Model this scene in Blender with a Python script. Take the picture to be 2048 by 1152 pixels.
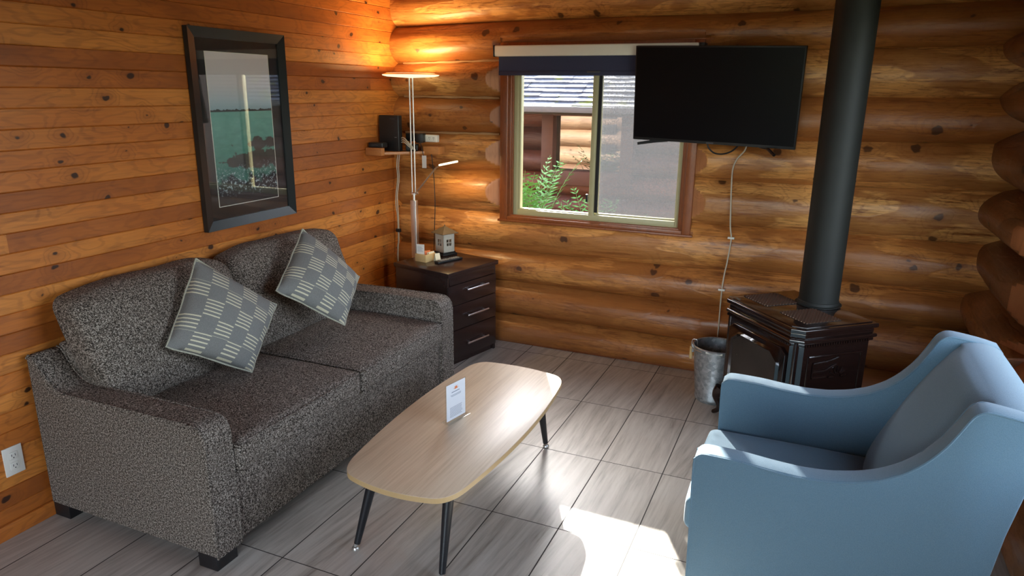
import bpy, bmesh, math, random
from mathutils import Vector, Matrix, Euler, noise
random.seed(7)
PI = math.pi
sc = bpy.context.scene
C = sc.collection
for o in list(bpy.data.objects): bpy.data.objects.remove(o)

# ---------------------------------------------------------------- camera
cd = bpy.data.cameras.new('camera'); cam = bpy.data.objects.new('camera', cd); C.objects.link(cam)
F = Vector((-0.38135536, 0.88416571, -0.26985013)); R = Vector((0.91699823, 0.3987505, 0.010596)); U = Vector((-0.1169715, 0.24341125, 0.96284403))
cam.matrix_world = Matrix(((R.x, U.x, -F.x, 2.7343), (R.y, U.y, -F.y, -4.2802), (R.z, U.z, -F.z, 1.70), (0, 0, 0, 1)))
cd.sensor_width = 36; cd.lens = 36 * 1409.56 / 2048; cd.clip_start = .02; cd.clip_end = 200
sc.camera = cam
# ---------------------------------------------------------------- sky, sun, exposure
vs = sc.view_settings
vs.view_transform = 'Standard'; vs.look = 'None'; vs.gamma = 1; vs.use_curve_mapping = False
vs.exposure = 1.4
w = bpy.data.worlds.new('sky'); sc.world = w; w.use_nodes = True
nt = w.node_tree; nt.nodes.clear()
sky = nt.nodes.new('ShaderNodeTexSky'); sky.sky_type = 'NISHITA'; sky.sun_disc = False
sky.sun_elevation = math.radians(40); sky.sun_rotation = math.radians(331)
sky.air_density = 1; sky.dust_density = 1.5; sky.ozone_density = 1
bgn = nt.nodes.new('ShaderNodeBackground'); bgn.inputs['Strength'].default_value = 0.85
wo = nt.nodes.new('ShaderNodeOutputWorld')
hs = nt.nodes.new('ShaderNodeHueSaturation'); hs.inputs['Saturation'].default_value = .55
nt.links.new(sky.outputs[0], hs.inputs['Color']); nt.links.new(hs.outputs[0], bgn.inputs['Color']); nt.links.new(bgn.outputs[0], wo.inputs['Surface'])
sd = bpy.data.lights.new('sun', 'SUN'); sd.energy = 17; sd.angle = math.radians(.55); sd.color = (1, .95, .87)
sun = bpy.data.objects.new('sun', sd); C.objects.link(sun)
sun.rotation_euler = Vector((.518, -1, -.523)).to_track_quat('-Z', 'Y').to_euler()
sun.location = (-3, 6, 5)

def portal(name, loc, size, d):
    l = bpy.data.lights.new(name, 'AREA'); l.shape = 'RECTANGLE'; l.size, l.size_y = size; l.cycles.is_portal = True
    o = bpy.data.objects.new(name, l); C.objects.link(o); o.location = loc
    o.rotation_euler = Vector(d).to_track_quat('-Z', 'Z').to_euler()
portal('daylight_portal_back', (1.43, .16, 1.4), (1.1, .95), (0, -1, 0))
portal('daylight_portal_right', (3.84, -1.98, 1.43), (2.0, 1.5), (-1, 0, 0))
portal('daylight_portal_front', (1.95, -6.12, 1.15), (2.0, 2.1), (0, 1, 0))

# ---------------------------------------------------------------- node helpers
class NT:
    def __init__(s, name):
        s.m = bpy.data.materials.new(name); s.m.use_nodes = True
        s.t = s.m.node_tree; s.t.nodes.clear()
        s.out = s.t.nodes.new('ShaderNodeOutputMaterial')
    def n(s, typ, ins=None, **kw):
        x = s.t.nodes.new('ShaderNode' + typ)
        for k, v in kw.items(): setattr(x, k, v)
        for k, v in (ins or {}).items():
            if hasattr(v, 'is_output') or isinstance(v, bpy.types.NodeSocket): s.t.links.new(v, x.inputs[k])
            else: x.inputs[k].default_value = v
        return x
    def math(s, op, a, b=None, c=None, clamp=False):
        ins = {0: a}
        if b is not None: ins[1] = b
        if c is not None: ins[2] = c
        x = s.n('Math', ins, operation=op); x.use_clamp = clamp
        return x.outputs[0]
    def vmath(s, op, a, b):
        return s.n('VectorMath', {0: a, 1: b}, operation=op).outputs[0]
    def mix(s, f, a, b, bt='MIX'):
        x = s.n('Mix', None, data_type='RGBA', blend_type=bt)
        for i, v in ((0, f), (6, a), (7, b)):
            if isinstance(v, bpy.types.NodeSocket): s.t.links.new(v, x.inputs[i])
            else: x.inputs[i].default_value = (*v, 1) if isinstance(v, tuple) and len(v) == 3 else v
        return x.outputs[2]
    def ramp(s, f, stops, interp='LINEAR'):
        x = s.n('ValToRGB', {0: f}); cr = x.color_ramp; cr.interpolation = interp
        while len(cr.elements) < len(stops): cr.elements.new(.5)
        for e, (p, c) in zip(cr.elements, stops):
            e.position = p; e.color = (*c, 1) if isinstance(c, tuple) else (c, c, c, 1)
        return x.outputs[0]
    def noise(s, vec, scale, detail=4, rough=.55, dist=0):
        return s.n('TexNoise', {'Vector': vec, 'Scale': scale, 'Detail': detail, 'Roughness': rough, 'Distortion': dist}).outputs[0]
    def coord(s, k='Object'): return s.n('TexCoord').outputs[k]
    def smooth(s, v, lo, hi, a=0., b=1.):
        x = s.n('MapRange', {0: v, 1: lo, 2: hi, 3: a, 4: b}, interpolation_type='SMOOTHSTEP'); return x.outputs[0]
    def bsdf(s, **k):
        b = s.n('BsdfPrincipled')
        for kk, v in k.items():
            kk = kk.replace('_', ' ')
            if isinstance(v, bpy.types.NodeSocket): s.t.links.new(v, b.inputs[kk])
            else: b.inputs[kk].default_value = (*v, 1) if isinstance(v, tuple) and len(v) == 3 else v
        s.t.links.new(b.outputs[0], s.out.inputs[0]); return b
    def bump(s, h, strength=.3, dist=.002):
        return s.n('Bump', {'Height': h, 'Strength': strength, 'Distance': dist}).outputs[0]
def sep(t, v):
    x = t.n('SeparateXYZ', {0: v}); return x.outputs

def simple(name, col, rough=.5, metal=0., var=.06, scale=30., bump=0., coat=0., spec=.5, bscale=None):
    t = NT(name); v = t.coord()
    n = t.noise(v, scale)
    c = t.mix(n, tuple(max(0, x * (1 - var)) for x in col), tuple(min(1, x * (1 + var)) for x in col))
    k = dict(Base_Color=c, Roughness=rough, Metallic=metal, Coat_Weight=coat, Specular_IOR_Level=spec)
    if bump: k['Normal'] = t.bump(t.noise(v, bscale or scale * 3), bump, .003)
    t.bsdf(**k); return t.m

def wood(name, axis, cols, dark, knotcol, rough=.4, knot=1., patch=0., gl=1., across=1., coat=.25, kden=1., wall=False):
    """varnished timber: pid attribute shifts the grain per board / log"""
    t = NT(name); v = t.coord()
    pid = t.n('Attribute', None, attribute_name='pid').outputs['Fac']
    off = t.n('CombineXYZ', {0: t.math('MULTIPLY', pid, 7.31), 1: t.math('MULTIPLY', pid, 3.77), 2: t.math('MULTIPLY', pid, 5.13)}).outputs[0]
    v2 = t.vmath('ADD', v, off)
    sc_ = [1., 1., 1.]; sc_ = [(.16 if i == axis else 1.) for i in range(3)]
    vs_ = t.vmath('MULTIPLY', v2, tuple(sc_))
    warp = t.noise(t.vmath('MULTIPLY', v2, tuple([.35 if i == axis else 1. for i in range(3)])), 7 * across, 2)
    # knots
    sp = sep(t, v2); o3 = 2 if axis != 2 else 0
    kv = t.n('CombineXYZ', {0: t.math('MULTIPLY', sp[axis], 6.2 * kden), 1: t.math('MULTIPLY_ADD', sp[o3], 8.5 * kden, t.math('MULTIPLY', t.noise(v2, 25, 1), .25)), 2: 0.}).outputs[0]
    vo = t.n('TexVoronoi', {'Vector': kv, 'Scale': 1., 'Randomness': 1.}, voronoi_dimensions='2D')
    kd = vo.outputs['Distance']; kr = sep(t, vo.outputs['Color'])[0]
    size = t.math('MULTIPLY', t.math('SUBTRACT', kr, .56), .27)        # just under half of the cells hold a knot
    kn = t.math('SUBTRACT', kd, size)
    kmask = t.smooth(kn, -.02, .03, 1., 0.)
    halo = t.math('MULTIPLY', t.smooth(kn, 0., .42, 1., 0.), t.smooth(kr, .55, .68))
    f = t.math('ADD', warp, t.math('MULTIPLY', halo, .26))
    ring = t.math('SINE', t.math('MULTIPLY', t.math('ADD', f, t.math('MULTIPLY', t.noise(vs_, 14 * across, 3), .35)), 60.))
    fine = t.noise(t.vmath('MULTIPLY', v2, tuple([.035 if i == axis else 1. for i in range(3)])), 130 * across, 3)
    big = t.noise(t.vmath('MULTIPLY', v2, tuple([.3 if i == axis else 1. for i in range(3)])), 3.2, 3)
    wn = t.n('TexWhiteNoise', {'W': pid}, noise_dimensions='1D').outputs[0]
    base = t.ramp(t.math('MULTIPLY_ADD', t.math('SUBTRACT', wn, .5), .55, t.math('MULTIPLY_ADD', big, .9, .05)), [(.25, cols[0]), (.5, cols[1]), (.78, cols[2])])
    ringc = t.smooth(ring, .1, 1.)
    streak = t.smooth(t.noise(t.vmath('MULTIPLY', v2, tuple([.09 if i == axis else 1. for i in range(3)])), 34 * across, 4, .7), .50, .72)
    g = t.math('ADD', t.math('MULTIPLY', ringc, (.15 if patch else .24) * gl), t.math('MULTIPLY_ADD', fine, .75 * gl, -.27 * gl), clamp=True)
    g = t.math('ADD', g, t.math('MULTIPLY', streak, (.50 if patch else .38) * gl), clamp=True)
    if patch:
        fleck = t.smooth(t.noise(t.vmath('MULTIPLY', v2, tuple([.14 if i == axis else 1. for i in range(3)])), 120, 3, .75), .54, .66)
        g = t.math('ADD', g, t.math('MULTIPLY', fleck, .42), clamp=True)
    col = t.mix(g, base, dark)
    if patch:
        p = t.noise(t.vmath('MULTIPLY', v2, tuple([.33 if i == axis else 1. for i in range(3)])), 6., 2., .45, .3)
        pm = t.smooth(p, .485, .52)
        col = t.mix(t.math('MULTIPLY', pm, patch), col, t.mix(.5, cols[0], dark))
    col = t.mix(t.math('MULTIPLY', halo, .28 * knot), col, dark)
    col = t.mix(t.math('MULTIPLY', kmask, .93 * knot), col, knotcol)
    h = t.math('ADD', t.math('MULTIPLY', fine, .5), t.math('MULTIPLY', t.noise(vs_, 22, 3), 1.))
    if patch: h = t.math('ADD', h, t.math('ADD', t.math('MULTIPLY', pm, .9), t.math('MULTIPLY', t.noise(t.vmath('MULTIPLY', v2, tuple([.3 if i == axis else 1. for i in range(3)])), 11, 4, .6), 3.5)))
    r = t.math('MULTIPLY_ADD', t.noise(v2, 9, 3), .22, rough - .1)
    t.bsdf(Base_Color=col, Roughness=r, Normal=t.bump(h, .22 if not patch else .5, .004), Coat_Weight=coat, Coat_Roughness=.22)
    return t.m

def mglass(name, tint=(1, 1, 1), refl=.06, rough=0.):
    t = NT(name)
    tr = t.n('BsdfTransparent', {0: (*tint, 1)}); gl = t.n('BsdfGlossy', {0: (1, 1, 1, 1), 'Roughness': rough})
    lw = t.n('LayerWeight', {0: .5}).outputs['Facing']
    f = t.math('MULTIPLY_ADD', t.math('POWER', lw, 5.), .85, refl, clamp=True)
    mx = t.n('MixShader', {0: f, 1: tr.outputs[0], 2: gl.outputs[0]}); t.t.links.new(mx.outputs[0], t.out.inputs[0]); return t.m
def emit(name, col, s):
    t = NT(name); e = t.n('Emission', {0: (*col, 1), 1: s}); t.t.links.new(e.outputs[0], t.out.inputs[0]); return t.m

M = {}
M['board'] = wood('pine_boards', 1, [(.37, .100, .015), (.56, .170, .026), (.70, .26, .048)], (.20, .055, .012), (.022, .008, .005), rough=.42, knot=1., gl=1., across=1., coat=.2, kden=1.0)
M['log'] = wood('peeled_logs', 0, [(.42, .150, .034), (.68, .285, .070), (.82, .42, .13)], (.20, .060, .014), (.045, .016, .008), rough=.42, knot=.9, patch=.66, gl=1.45, across=.9, coat=.16, kden=.72)
M['log_y_shaded'] = wood('peeled_logs_side_shaded', 1, [(.20, .075, .026), (.32, .13, .042), (.42, .19, .066)], (.10, .032, .010), (.035, .013, .008), rough=.45, knot=.9, patch=.4, gl=.9, across=.8, coat=.12, kden=.72)  # log colours darkened, so the right wall's shade is in the colour
M['cut'] = wood('cut_log_face', 2, [(.34, .125, .045), (.44, .17, .065), (.52, .22, .09)], (.22, .07, .02), (.06, .02, .01), rough=.42, knot=.2, gl=.6, across=.7, coat=.2)
M['ext_log'] = wood('weathered_logs', 0, [(.26, .13, .07), (.42, .24, .13), (.55, .35, .20)], (.12, .07, .04), (.05, .02, .01), rough=.6, knot=.8, patch=.3, gl=.8, across=.8, coat=0)
M['red_log'] = wood('red_brown_logs', 0, [(.035, .009, .005), (.085, .020, .010), (.13, .036, .016)], (.05, .012, .008), (.02, .01, .008), rough=.6, knot=.8, patch=.3, gl=.8, across=.8, coat=0)
M['trim'] = wood('stained_trim', 2, [(.17, .042, .010), (.24, .064, .015), (.31, .092, .024)], (.10, .024, .006), (.05, .015, .006), rough=.38, knot=.1, gl=.7, across=1.6, coat=.3)
M['shelfwood'] = wood('shelf_pine', 0, [(.42, .15, .04), (.52, .20, .055), (.6, .26, .08)], (.3, .09, .025), (.1, .03, .01), rough=.45, knot=.2, gl=.6, across=1.5, coat=.2)
M['ext_red'] = simple('painted_red_brown', (.062, .017, .009), .6, var=.2, scale=12)
M['vinyl'] = simple('almond_vinyl', (.44, .40, .22), .4, var=.04)
M['black'] = simple('black_plastic', (.012, .013, .014), .4)
M['rubber'] = simple('black_rubber', (.01, .01, .01), .7)
M['screen'] = simple('tv_screen', (.003, .003, .004), .3, var=.02, spec=.15)
M['white'] = simple('white_plastic', (.78, .76, .70), .4, var=.02)
M['cream'] = simple('cream_cable', (.58, .52, .40), .5, var=.05)
M['offwhite'] = simple('cream_vinyl', (.82, .80, .70), .45, var=.02)
M['navy'] = simple('navy_blind_cloth', (.035, .040, .085), .85, var=.12, scale=300)
M['steel'] = simple('brushed_steel', (.74, .73, .70), .36, 1., var=.04, scale=80)
M['chrome'] = simple('satin_chrome', (.82, .83, .85), .32, 1., var=.03)
M['espresso'] = None
M['legblack'] = simple('black_lacquer', (.012, .013, .016), .32)
M['wooddark'] = simple('black_block_leg', (.010, .009, .010), .45)
M['pipe'] = simple('matt_black_flue', (.014, .015, .013), .6, .0, var=.25, scale=9, spec=.35)
M['fireglass'] = simple('smoked_ceramic_glass', (.035, .030, .026), .12, var=.5, scale=6)
M['paper'] = simple('white_card', (.80, .82, .86), .6, var=.02)
M['ink'] = simple('grey_ink', (.22, .25, .32), .7)
M['orange'] = simple('orange_ink', (.75, .22, .08), .6)
M['pale_wood'] = simple('pale_bamboo', (.66, .45, .20), .5, var=.10, scale=40)
M['tea'] = simple('sachet_paper', (.82, .74, .52), .6, var=.1)
M['lantern'] = simple('weathered_cream_metal', (.50, .46, .38), .5, var=.14, scale=40)
M['lantroof'] = simple('aged_brass_metal', (.17, .13, .085), .45, .4, var=.2, scale=40)
M['keys'] = simple('grey_rubber_keys', (.32, .33, .33), .6, var=.15, scale=200)
M['acrylic'] = mglass('clear_acrylic', (.93, .95, .95), .05)
M['glass'] = mglass('window_glass', (.97, .98, .98), .025)
M['picglass'] = mglass('picture_glass', (.97, .98, .98), .035)
M['nglass'] = mglass('neighbour_window_glass', (.10, .10, .10), .17)
M['ground'] = simple('mossy_ground', (.10, .12, .05), .9, var=.5, scale=4)
M['dark'] = simple('dark_core_and_gap_shadow', (.02, .015, .012), .8)  # hidden cores and decks, also the painted shade of the grille holes
M['leaf'] = simple('fern_green', (.07, .22, .04), .6, var=.4, scale=8)
M['gutter'] = simple('grey_fascia', (.07, .072, .08), .5, var=.2, scale=6)
M['lampglow'] = emit('lamp_diffuser', (1., .86, .52), .55)
M['ledglow'] = emit('led_strip', (1., .86, .45), 1.6)

def m_espresso():
    t = NT('espresso_veneer'); v = t.coord()
    n = t.noise(t.vmath('MULTIPLY', v, (1, .08, 1)), 60, 4)
    c = t.mix(n, (.014, .008, .008), (.038, .020, .018))
    t.bsdf(Base_Color=c, Roughness=.27, Coat_Weight=.3, Coat_Roughness=.12); return t.m
M['espresso'] = m_espresso()
def m_enamel():
    t = NT('brown_enamel'); v = t.coord(); n = t.noise(v, 20)
    t.bsdf(Base_Color=t.mix(n, (.011, .0055, .0045), (.019, .009, .007)), Roughness=.12, Coat_Weight=.6, Coat_Roughness=.05,
           Normal=t.bump(t.noise(v, 35, 2), .12, .004)); return t.m
M['enamel'] = m_enamel()
M['grille'] = simple('grille_glint_metal', (.16, .095, .065), .28, .6)  # lighter than the enamel: the bars' glints are put into the colour
def m_galv():
    t = NT('galvanised_steel'); v = t.coord()
    n = t.n('TexVoronoi', {'Vector': v, 'Scale': 60.}).outputs['Color']; n2 = t.noise(v, 25, 5, .6)
    c = t.mix(sep(t, n)[0], (.30, .33, .35), (.55, .58, .60)); c = t.mix(t.smooth(n2, .45, .75), c, (.30, .32, .33))
    t.bsdf(Base_Color=c, Roughness=.42, Metallic=.7, Normal=t.bump(n2, .3, .004)); return t.m
M['galv'] = m_galv()
def m_tweed():
    t = NT('grey_tweed'); v = t.coord()
    v1 = t.vmath('ADD', v, (3.1, 1.7, 5.3))
    a = t.noise(v1, 260, 2, .7); b = t.noise(v1, 130, 2, .6)
    f = t.math('ADD', t.math('MULTIPLY', a, .6), t.math('MULTIPLY', b, .4))
    c = t.ramp(f, [(.38, (.014, .012, .010)), (.46, (.074, .060, .049)), (.53, (.185, .155, .130)), (.62, (.44, .39, .34))])
    t.bsdf(Base_Color=c, Roughness=.95, Specular_IOR_Level=.15, Normal=t.bump(f, .8, .004)); return t.m
M['tweed'] = m_tweed()
def m_blue():
    t = NT('blue_woven_fabric'); v = t.coord()
    a = t.noise(v, 420, 2, .7); b = t.noise(v, 60, 4)
    c = t.mix(a, (.070, .135, .190), (.155, .245, .312)); c = t.mix(t.math('MULTIPLY', b, .3), c, (.085, .18, .27))
    t.bsdf(Base_Color=c, Roughness=.9, Specular_IOR_Level=.2, Sheen_Weight=.25, Normal=t.bump(a, .35, .002)); return t.m
M['blue'] = m_blue()
def m_pillow():
    t = NT('grey_cream_weave'); uv = t.coord('UV'); s = sep(t, uv)
    ws = t.noise(t.coord(), 350, 2)
    nx, ny = 5.6, 5.2
    x = t.math('MULTIPLY', s[0], nx); y = t.math('MULTIPLY', s[1], ny)
    par = t.math('MODULO', t.math('ADD', t.math('FLOOR', x), t.math('FLOOR', y)), 2.)
    fy = t.math('FRACT', t.math('MULTIPLY', y, 4.6)); line = t.math('LESS_THAN', t.math('ABSOLUTE', t.math('SUBTRACT', fy, .5)), .17)
    msk = t.math('MULTIPLY', par, line)
    dash = t.smooth(t.noise(t.vmath('MULTIPLY', uv, (110, 110, 1)), 1., 1), .25, .45)
    base = t.mix(ws, (.125, .128, .125), (.30, .30, .285))
    col = t.mix(t.math('MULTIPLY', msk, t.math('MULTIPLY_ADD', dash, .3, .7)), base, (.66, .62, .46))
    h = t.math('ADD', t.math('MULTIPLY', msk, 1.2), ws)
    t.bsdf(Base_Color=col, Roughness=.95, Specular_IOR_Level=.1, Normal=t.bump(h, .5, .003)); return t.m
M['pillow'] = m_pillow()
M['piping'] = simple('cream_grey_piping', (.40, .39, .31), .9, var=.5, scale=160)
def m_tile():
    t = NT('streaked_porcelain_tiles'); v = t.coord(); s = sep(t, v)
    gx, gy, ox, oy = .29454, .59899, 1.3460, -.13208
    X = t.math('DIVIDE', t.math('SUBTRACT', s[0], ox), gx); Y = t.math('DIVIDE', t.math('SUBTRACT', s[1], oy), gy)
    fx = t.math('ABSOLUTE', t.math('SUBTRACT', t.math('FRACT', X), .5)); fy = t.math('ABSOLUTE', t.math('SUBTRACT', t.math('FRACT', Y), .5))
    gr = t.math('MAXIMUM', t.smooth(fx, .5 - .0100, .5 - .0060), t.smooth(fy, .5 - .0044, .5 - .0026))
    cid = t.n('CombineXYZ', {0: t.math('FLOOR', X), 1: t.math('FLOOR', Y)}).outputs[0]
    wn = t.n('TexWhiteNoise', {'Vector': cid}, noise_dimensions='3D').outputs['Color']; ws = sep(t, wn)
    # streaks run along the tile at a small slant that differs a little per tile
    rot = t.math('MULTIPLY_ADD', ws[0], .16, -.13)
    xs = t.math('ADD', s[0], t.math('MULTIPLY', s[1], rot))
    vv = t.n('CombineXYZ', {0: t.math('MULTIPLY_ADD', xs, 1., t.math('MULTIPLY', ws[1], 9.)), 1: t.math('MULTIPLY', s[1], .07), 2: t.math('MULTIPLY', ws[2], 5.)}).outputs[0]
    n1 = t.noise(vv, 26, 5, .62, .35); n2 = t.noise(vv, 75, 3, .6)
    f = t.math('ADD', t.math('MULTIPLY', n1, .72), t.math('MULTIPLY', n2, .28))
    c = t.ramp(f, [(.30, (.21, .180, .150)), (.42, (.38, .345, .30)), (.55, (.50, .465, .41)), (.70, (.58, .545, .49))])
    c = t.mix(gr, c, (.035, .030, .027))
    r = t.math('MULTIPLY_ADD', n1, .10, .30); r = t.math('MAXIMUM', r, t.math('MULTIPLY', gr, .8))
    t.bsdf(Base_Color=c, Roughness=r, Specular_IOR_Level=.5, Normal=t.bump(t.math('SUBTRACT', t.math('MULTIPLY', n1, .12), gr), .3, .002)); return t.m
M['tile'] = m_tile()
def m_table(edge=False):
    t = NT('light_oak_laminate' if not edge else 'oak_edge_band'); v = t.coord()
    vv = t.vmath('MULTIPLY', v, (1, .035, 1))
    n = t.noise(vv, 110, 4, .6); n2 = t.noise(t.vmath('MULTIPLY', v, (1, .12, 1)), 12, 3)
    f = t.math('ADD', t.math('MULTIPLY', n, .6), t.math('MULTIPLY', n2, .4))
    if edge: c = t.mix(f, (.50, .33, .15), (.60, .42, .21))
    else: c = t.ramp(f, [(.3, (.50, .365, .235)), (.5, (.64, .50, .345)), (.7, (.72, .58, .42))])
    t.bsdf(Base_Color=c, Roughness=.40, Specular_IOR_Level=.7, Normal=t.bump(n, .05, .001)); return t.m
M['tabletop'] = m_table(); M['tableedge'] = m_table(True)
def m_insect():
    t = NT('hazy_insect_mesh'); v = t.coord()  # sunlit haze and grain put into the mesh's opacity and grey
    n = t.noise(v, 110, 3, .9)
    tr = t.n('BsdfTransparent', {0: (1, 1, 1, 1)}); df = t.n('BsdfDiffuse', {0: (.09, .09, .09, 1)}); tl = t.n('BsdfTranslucent', {0: (.056, .058, .061, 1)})
    m1 = t.n('MixShader', {0: .65, 1: df.outputs[0], 2: tl.outputs[0]})
    f = t.smooth(n, .36, .64, .26, .74)
    mx = t.n('MixShader', {0: f, 1: tr.outputs[0], 2: m1.outputs[0]}); t.t.links.new(mx.outputs[0], t.out.inputs[0]); return t.m
M['insect'] = m_insect()
def m_shingle():
    t = NT('weathered_shingles'); v = t.coord(); s = sep(t, v)
    n = t.noise(v, 4, 4); n2 = t.noise(v, 35, 3)
    wn = t.n('TexWhiteNoise', {'Vector': t.n('CombineXYZ', {0: t.math('FLOOR', t.math('MULTIPLY', s[0], 8.)), 1: t.n('Attribute', None, attribute_name='pid').outputs['Fac']}).outputs[0]}).outputs[0]
    c = t.mix(wn, (.022, .029, .046), (.055, .068, .10)); c = t.mix(t.math('MULTIPLY', n2, .5), c, (.08, .09, .12))
    c = t.mix(t.smooth(n, .56, .64), c, (.07, .085, .015))
    t.bsdf(Base_Color=c, Roughness=.55, Specular_IOR_Level=.10, Normal=t.bump(n2, .6, .008)); return t.m
M['shingle'] = m_shingle()
def m_art():
    t = NT('seascape_print'); uv = t.coord('UV'); s = sep(t, uv); y = s[1]; x = s[0]
    n = t.noise(t.vmath('MULTIPLY', uv, (2.2, 9., 1)), 3, 5); nb = t.noise(t.vmath('MULTIPLY', uv, (1, 1.75, 1)), 5, 6, .62)
    sky_ = t.ramp(y, [(.60, (.22, .38, .45)), (.68, (.44, .55, .60)), (.80, (.70, .67, .67)), (1., (.80, .73, .74))])
    sea = t.ramp(t.math('ADD', y, t.math('MULTIPLY', t.math('SUBTRACT', n, .5), .3)), [(.1, (.04, .12, .10)), (.35, (.09, .27, .21)), (.62, (.18, .44, .37))])
    c = t.mix(t.math('GREATER_THAN', y, .622), sea, sky_)
    isl = t.math('MULTIPLY', t.math('GREATER_THAN', y, .622), t.math('LESS_THAN', y, t.math('MULTIPLY_ADD', t.noise(t.vmath('MULTIPLY', uv, (14, 0, 1)), 1, 3), .045, .613)))
    c = t.mix(isl, c, (.02, .03, .028))
    # rocks: two shelves from the right and the foreground
    def rock(y0, hh, x0, k):
        d = t.math('ABSOLUTE', t.math('SUBTRACT', y, y0)); e = t.math('SUBTRACT', hh, d)
        e = t.math('ADD', e, t.math('MULTIPLY', t.math('SUBTRACT', x, x0), k)); e = t.math('MINIMUM', e, t.math('ADD', t.math('SUBTRACT', hh, d), .01))
        return t.smooth(t.math('ADD', e, t.math('MULTIPLY', t.math('SUBTRACT', nb, .5), .16)), 0., .012)
    rk = t.math('MAXIMUM', rock(.40, .03, .6, .12), rock(.29, .055, .42, .14))
    rc = t.mix(nb, (.012, .012, .012), (.10, .085, .07))
    c = t.mix(rk, c, rc)
    fo = t.smooth(t.math('ADD', y, t.math('MULTIPLY', t.math('SUBTRACT', nb, .5), .35)), .14, .2, 1., 0.)
    c = t.mix(fo, c, (.012, .014, .016))
    foam = t.math('MULTIPLY', t.smooth(t.noise(t.vmath('MULTIPLY', uv, (1, 1.75, 1)), 26, 5, .7), .53, .6), t.smooth(t.math('ABSOLUTE', t.math('SUBTRACT', t.math('ADD', y, t.math('MULTIPLY', nb, .2)), .26)), .03, .12, 1., 0.))
    c = t.mix(foam, c, (.42, .52, .54))
    t.bsdf(Base_Color=c, Roughness=.6); return t.m
M['art'] = m_art()

# ---------------------------------------------------------------- mesh helpers
def obj(name, bm, mat, parent=None, smooth=True, angle=38):
    me = bpy.data.meshes.new(name); bm.normal_update(); bm.to_mesh(me); bm.free()
    o = bpy.data.objects.new(name, me); C.objects.link(o)
    for m in (mat if isinstance(mat, (list, tuple)) else [mat]): me.materials.append(m)
    if smooth:
        for p in me.polygons: p.use_smooth = True
        try: me.set_sharp_from_angle(angle=math.radians(angle))
        except Exception: pass
    if parent is not None: o.parent = parent
    return o
def thing(name, label, cat, loc=(0, 0, 0), rz=0, group=None):
    o = bpy.data.objects.new(name, None); C.objects.link(o); o.location = loc; o.rotation_euler = (0, 0, rz); o.empty_display_size = .1
    o['label'] = label; o['category'] = cat
    if group: o['group'] = group
    return o
def tag(o, label, cat, group=None):
    o['label'] = label; o['category'] = cat
    if group: o['group'] = group
    return o
def struct(o): o['kind'] = 'structure'; return o
def B(): return bmesh.new()
def box(bm, lo, hi, bev=0., seg=2, mat=0, rot=None):
    t = bmesh.new(); r = bmesh.ops.create_cube(t, size=1)
    lo = Vector(lo); hi = Vector(hi); c = (lo + hi) / 2; s = hi - lo
    for v in t.verts: v.co = Vector((v.co.x * s.x, v.co.y * s.y, v.co.z * s.z))
    if bev > 0: bmesh.ops.bevel(t, geom=list(t.edges), offset=bev, segments=seg, affect='EDGES', profile=.5)
    for v in t.verts: v.co = (rot @ v.co if rot else v.co) + c
    merge(bm, t, mat); return bm
def merge(bm, t, mat=0):
    vm = {}
    for v in t.verts: vm[v] = bm.verts.new(v.co)
    for f in t.faces:
        try: nf = bm.faces.new([vm[v] for v in f.verts]); nf.material_index = mat
        except ValueError: pass
    t.free()
def prism(bm, pts, fn, a, b, bev=0., seg=2, mat=0):
    """extrude a 2D outline between a and b; fn(p, t) -> 3D"""
    t = bmesh.new(); n = len(pts)
    A = [t.verts.new(fn(p, a)) for p in pts]; Bv = [t.verts.new(fn(p, b)) for p in pts]
    t.faces.new(A); t.faces.new(Bv[::-1])
    for i in range(n): t.faces.new([A[i], Bv[i], Bv[(i + 1) % n], A[(i + 1) % n]])
    bmesh.ops.recalc_face_normals(t, faces=list(t.faces))
    if bev > 0:
        ed = [e for e in t.edges if any(len(f.verts) > 4 for f in e.link_faces)] if n > 4 else list(t.edges)
        bmesh.ops.bevel(t, geom=ed, offset=bev, segments=seg, affect='EDGES', profile=.5)
    merge(bm, t, mat); return bm
def tube(bm, pts, r, n=8, cap=True, mat=0):
    pts = [Vector(p) for p in pts]; rs = r if isinstance(r, (list, tuple)) else [r] * len(pts)
    rings = []; up = None
    for i, p in enumerate(pts):
        d = (pts[min(i + 1, len(pts) - 1)] - pts[max(i - 1, 0)]).normalized()
        if up is None:
            up = Vector((0, 0, 1)) if abs(d.z) < .9 else Vector((1, 0, 0))
        a = d.cross(up).normalized(); b = a.cross(d).normalized(); up = b
        rings.append([bm.verts.new(p + (a * math.cos(2 * PI * k / n) + b * math.sin(2 * PI * k / n)) * rs[i]) for k in range(n)])
    for i in range(len(rings) - 1):
        for k in range(n):
            f = bm.faces.new([rings[i][k], rings[i][(k + 1) % n], rings[i + 1][(k + 1) % n], rings[i + 1][k]]); f.material_index = mat
    if cap:
        f = bm.faces.new(rings[0][::-1]); f.material_index = mat; f = bm.faces.new(rings[-1]); f.material_index = mat
    bmesh.ops.recalc_face_normals(bm, faces=list(bm.faces)); return bm
def lathe(bm, prof, c=(0, 0, 0), n=32, mat=0, close=False):
    rings = []
    for r, z in prof:
        rings.append([bm.verts.new((c[0] + max(r, 1e-4) * math.cos(2 * PI * k / n), c[1] + max(r, 1e-4) * math.sin(2 * PI * k / n), c[2] + z)) for k in range(n)])
    for i in range(len(rings) - 1):
        for k in range(n):
            f = bm.faces.new([rings[i][k], rings[i][(k + 1) % n], rings[i + 1][(k + 1) % n], rings[i + 1][k]]); f.material_index = mat
    if close: bm.faces.new(rings[0][::-1]); bm.faces.new(rings[-1])
    return bm
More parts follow.
